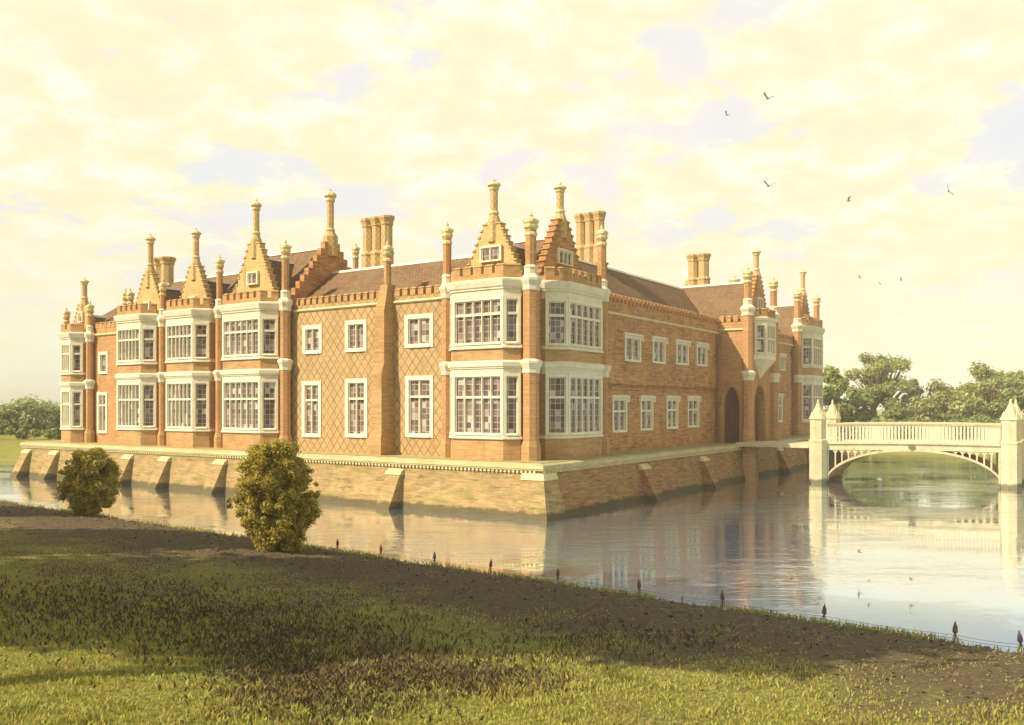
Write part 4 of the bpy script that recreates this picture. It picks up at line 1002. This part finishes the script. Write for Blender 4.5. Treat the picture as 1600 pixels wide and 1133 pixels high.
# dead leaves and clods littering the darkened bank
M['litter'] = leaf_mat('leaf_litter', [(.10, .065, .035), (.17, .11, .055), (.24, .17, .075), (.14, .12, .045), (.07, .045, .028)], trans=.1)
n = 26000; Yl = 13 + 36 * rng.random(n); Xl = (rng.random(n) * 1.3 - .65) * Yl; dl = signed(Xl, Yl)
ok = (dl > .15) & (dl < 8.5) & (rng.random(n) < np.clip(1.15 - dl / 8, .05, 1)) & (.605 * Xl + .796 * Yl < 21.5); Xl, Yl = Xl[ok], Yl[ok]; n = len(Xl)
pl_ = np.stack([Xl, Yl, ground_z(Xl, Yl) + .015], 1); a_ = rng.random(n) * 6.283; sz_ = (.025 + .045 * rng.random(n))[:, None]
uu_ = np.stack([np.cos(a_), np.sin(a_), rng.normal(size=n) * .35], 1); vv_ = np.stack([-np.sin(a_), np.cos(a_), rng.normal(size=n) * .35], 1)
ql = np.stack([pl_ - uu_ * sz_, pl_ + vv_ * sz_ * .6, pl_ + uu_ * sz_ + np.array([0, 0, .012]), pl_ - vv_ * sz_ * .6], 1).reshape(-1, 3)
tag(link('leaf_litter', np_mesh('leaf_litter', ql, np.arange(n * 4).reshape(-1, 4), False), M['litter']), 'dead brown leaves scattered over the shade-toned moat bank', 'leaf litter', kind='stuff')
# dark weeds: clumps low in the middle of the lawn, as in the photograph
wx, wy = [], []
for (u, v, su, sv, n) in [(530, 1050, 70, 16, 900), (430, 1040, 40, 14, 500), (560, 1085, 60, 18, 800), (640, 1040, 80, 14, 700), (700, 1055, 60, 12, 500), (760, 1065, 50, 10, 300), (390, 1010, 50, 14, 400), (250, 965, 120, 20, 1500), (360, 985, 90, 16, 900), (130, 940, 90, 14, 1000), (560, 990, 60, 10, 400), (950, 1000, 80, 10, 400), (480, 1100, 50, 14, 500)]:
    uu = u + rng.normal(size=n) * su * 1.5; vv = v + rng.normal(size=n) * sv * 1.5
    zg = 1.0
    for _ in range(4):
        Yv = F_PX * (EYE - zg) / (vv - V_H); Xv = (uu - 800) / F_PX * Yv; zg = ground_z(Xv, Yv)
    wx.append(Xv); wy.append(Yv)
wx, wy = np.concatenate(wx), np.concatenate(wy)
q, f4, f3 = blades(wx, wy, .05 + .09 * rng.random(len(wx)), .016 + .012 * rng.random(len(wx)), 1.1)
tag(link('weeds', blade_mesh('weeds', q, f4, f3), M['weed']), 'dark brown weeds in ragged clumps across the lower lawn', 'weeds', kind='stuff')

# ------------------------------------------------------------------ iron stakes and wire along the edge
k = MB(); k.lathe(0, 0, [(.016, -.25), (.016, .18), (.028, .19), (.028, .21), (.018, .22), (.058, .27), (.046, .38), (.003, .50)], 8)
k.tube([(-.045, 0, .03), (-.05, 0, .12), (-.03, 0, .19), (0, 0, .21), (.03, 0, .19), (.05, 0, .12), (.045, 0, .03)], .009, 6)
stake_me = k.mesh('stake')
POST = [(1492, 'large pointed iron stake, second from the right edge along the moat'), (1287, 'pointed iron stake, third from the right edge along the moat'), (1129, 'pointed iron stake, fourth from the right edge along the moat'), (999, 'pointed iron stake, fifth from the right edge along the moat'),
        (871, 'pointed iron stake, sixth from the right edge and fifth from the taller bush'), (765, 'fourth pointed iron stake to the right of the taller bush'), (679, 'third pointed iron stake to the right of the taller bush'), (595, 'second pointed iron stake to the right of the taller bush'), (527, 'pointed iron stake closest to the taller bush on its right'), (1597, 'pointed iron stake at the very right edge of the moat bank')]
A, Bv = Vector((10.79, 18.49)), Vector((-6.45, 31.6))
def shore_at(u, off):
    k_ = (u - 800) / F_PX; dd = Bv - A; nrm = Vector((-.605, -.796)) * off
    a_ = A + nrm; t_ = (k_ * a_.y - a_.x) / (dd.x - k_ * dd.y); return a_ + dd * t_
tops = []
for i, (u, lab) in enumerate(POST):
    p = shore_at(u, .22); o = link('stake', stake_me, M['iron'], None, (p.x, p.y, gz(p.x, p.y)), rng.random() * .5 - .25); o.rotation_euler.x = rng.normal() * .04
    o.rotation_euler.y = rng.normal() * .05; tag(o, lab, 'stake', 'iron stakes along the moat edge'); tops.append((u, p))
for (u, lab) in [(1386, 'short iron peg between the two large stakes second and third from the right edge'), (1205, 'short iron peg between the third and fourth stakes from the right edge'), (1066, 'short iron peg between the fourth and fifth stakes from the right edge')]:
    p = shore_at(u, .22); k = MB(); k.lathe(0, 0, [(.012, -.2), (.012, .11), (.022, .12), (.02, .16), (.004, .18)], 6); o = k.build('peg', M['iron'], None, (p.x, p.y, gz(p.x, p.y))); tag(o, lab, 'peg', 'short pegs along the moat edge')
tops.sort(key=lambda q_: q_[0])
k = MB()
for zz_ in (.13, .2):
    pts = []
    for (ua, pa), (ub, pb) in zip(tops, tops[1:]):
        for s_ in range(6):
            t_ = s_ / 6; p = pa.lerp(pb, t_); pts.append((p.x, p.y, gz(p.x, p.y) + zz_ - .03 * math.sin(math.pi * t_)))
    pts.append((tops[-1][1].x, tops[-1][1].y, gz(*tops[-1][1]) + zz_)); k.tube(pts, .004, 4)
tag(k.build('wire', M['iron']), 'thin twin wire strung from stake to stake along the water', 'wire')

# ------------------------------------------------------------------ birds
def bird(u, v, Y, span, lab, mat='bird', up=.55, yaw=.3, roll=0.):
    k = MB(); s_ = span / 2
    k.tube([(-.34 * s_, 0, 0), (-.24 * s_, 0, .0), (0, 0, .01 * s_), (.22 * s_, 0, .02 * s_), (.36 * s_, 0, .05 * s_), (.44 * s_, 0, .04 * s_)], [.02 * s_, .07 * s_, .13 * s_, .11 * s_, .07 * s_, .012 * s_], 8)
    k.loft([(-.3 * s_, -.03 * s_, .01 * s_), (-.3 * s_, .03 * s_, .01 * s_), (-.62 * s_, .12 * s_, .02 * s_), (-.62 * s_, -.12 * s_, .02 * s_)], [(-.3 * s_, -.03 * s_, .03 * s_), (-.3 * s_, .03 * s_, .03 * s_), (-.62 * s_, .12 * s_, .03 * s_), (-.62 * s_, -.12 * s_, .03 * s_)])
    for sg, q_ in ((1, up), (-1, up * .7)):
        st_ = [(.0, .16, .06, .05), (.45, .20, .06, .03 + .55 * q_), (.8, .10, -.04, .10 + .75 * q_), (1.0, .0, -.22, .06 + .9 * q_)]
        for (y0, f0, b0, z0_), (y1, f1, b1, z1_) in zip(st_, st_[1:]):
            e = .018
            k.loft([(f0 * s_, sg * y0 * s_, z0_ * s_), (f1 * s_, sg * y1 * s_, z1_ * s_), ((b1 - .1) * s_, sg * y1 * s_, z1_ * s_), ((b0 - .18) * s_, sg * y0 * s_, z0_ * s_)],
                   [(f0 * s_, sg * y0 * s_, (z0_ + e) * s_), (f1 * s_, sg * y1 * s_, (z1_ + e) * s_), ((b1 - .1) * s_, sg * y1 * s_, (z1_ + e) * s_), ((b0 - .18) * s_, sg * y0 * s_, (z0_ + e) * s_)])
    o = k.build('bird', M[mat], None, (at_px(u, Y), Y, up_px(v, Y)), yaw); o.rotation_euler.x = roll
    tag(o, lab, 'bird', 'birds in flight')
for a_ in [(1200, 154, 60, 1.0, 'brown bird with raised wings, highest of all in the sky', 'bird', .55, 2.2), (1136, 180, 66, .75, 'small brown bird just below and left of the highest bird', 'bird', .5, 2.6), (1201, 291, 62, .95, 'brown bird with wings in a wide V above the gatehouse', 'bird', .7, 2.0), (1326, 314, 62, .85, 'brown bird with tilted wings right of the wide V bird', 'bird', .5, 2.9),
           (1482, 299, 60, .8, 'dark thin bird banking steeply near the right edge of the sky', 'bird_dark', .3, 1.2, 1.0), (1344, 434, 90, .8, 'tiny bird leftmost of three low over the trees', 'bird', .5, 2.4), (1376, 444, 90, .6, 'tiniest bird, lowest of three over the tall two-trunked tree', 'bird', .5, 2.1), (1408, 438, 90, .8, 'tiny bird rightmost of three low over the trees', 'bird', .6, 2.7),
           (1343, 863, 28, .42, 'brown bird skimming the water, uppermost of the four there', 'bird', .5, 2.6), (1235, 904, 25, .42, 'brown bird skimming the water furthest left', 'bird', .4, .4), (1358, 908, 25, .24, 'smallest bird low over the pale blue water', 'bird', .5, 2.4), (1424, 906, 25, .34, 'brown bird skimming the water furthest right', 'bird', .5, 2.4)]:
    bird(*a_[:6], *(a_[6:] if len(a_) > 6 else ()))

# ------------------------------------------------------------------ warm summer haze
hb = MB(); hb.box(gx[0] - 3, gx[-1] + 3, gy[0] - 3, gy[-1] + 3, -2.6, 24)
hm = bpy.data.materials.new('warm_haze'); hm.use_nodes = True; ht_ = hm.node_tree; ht_.nodes.clear()
pv = N(ht_, 'ShaderNodeVolumePrincipled'); pv.inputs['Color'].default_value = (1, .96, .80, 1); pv.inputs['Density'].default_value = .0008; pv.inputs['Anisotropy'].default_value = -.35
ho = N(ht_, 'ShaderNodeOutputMaterial'); ht_.links.new(pv.outputs[0], ho.inputs['Volume'])
tag(hb.build('haze', hm), kind='stuff')
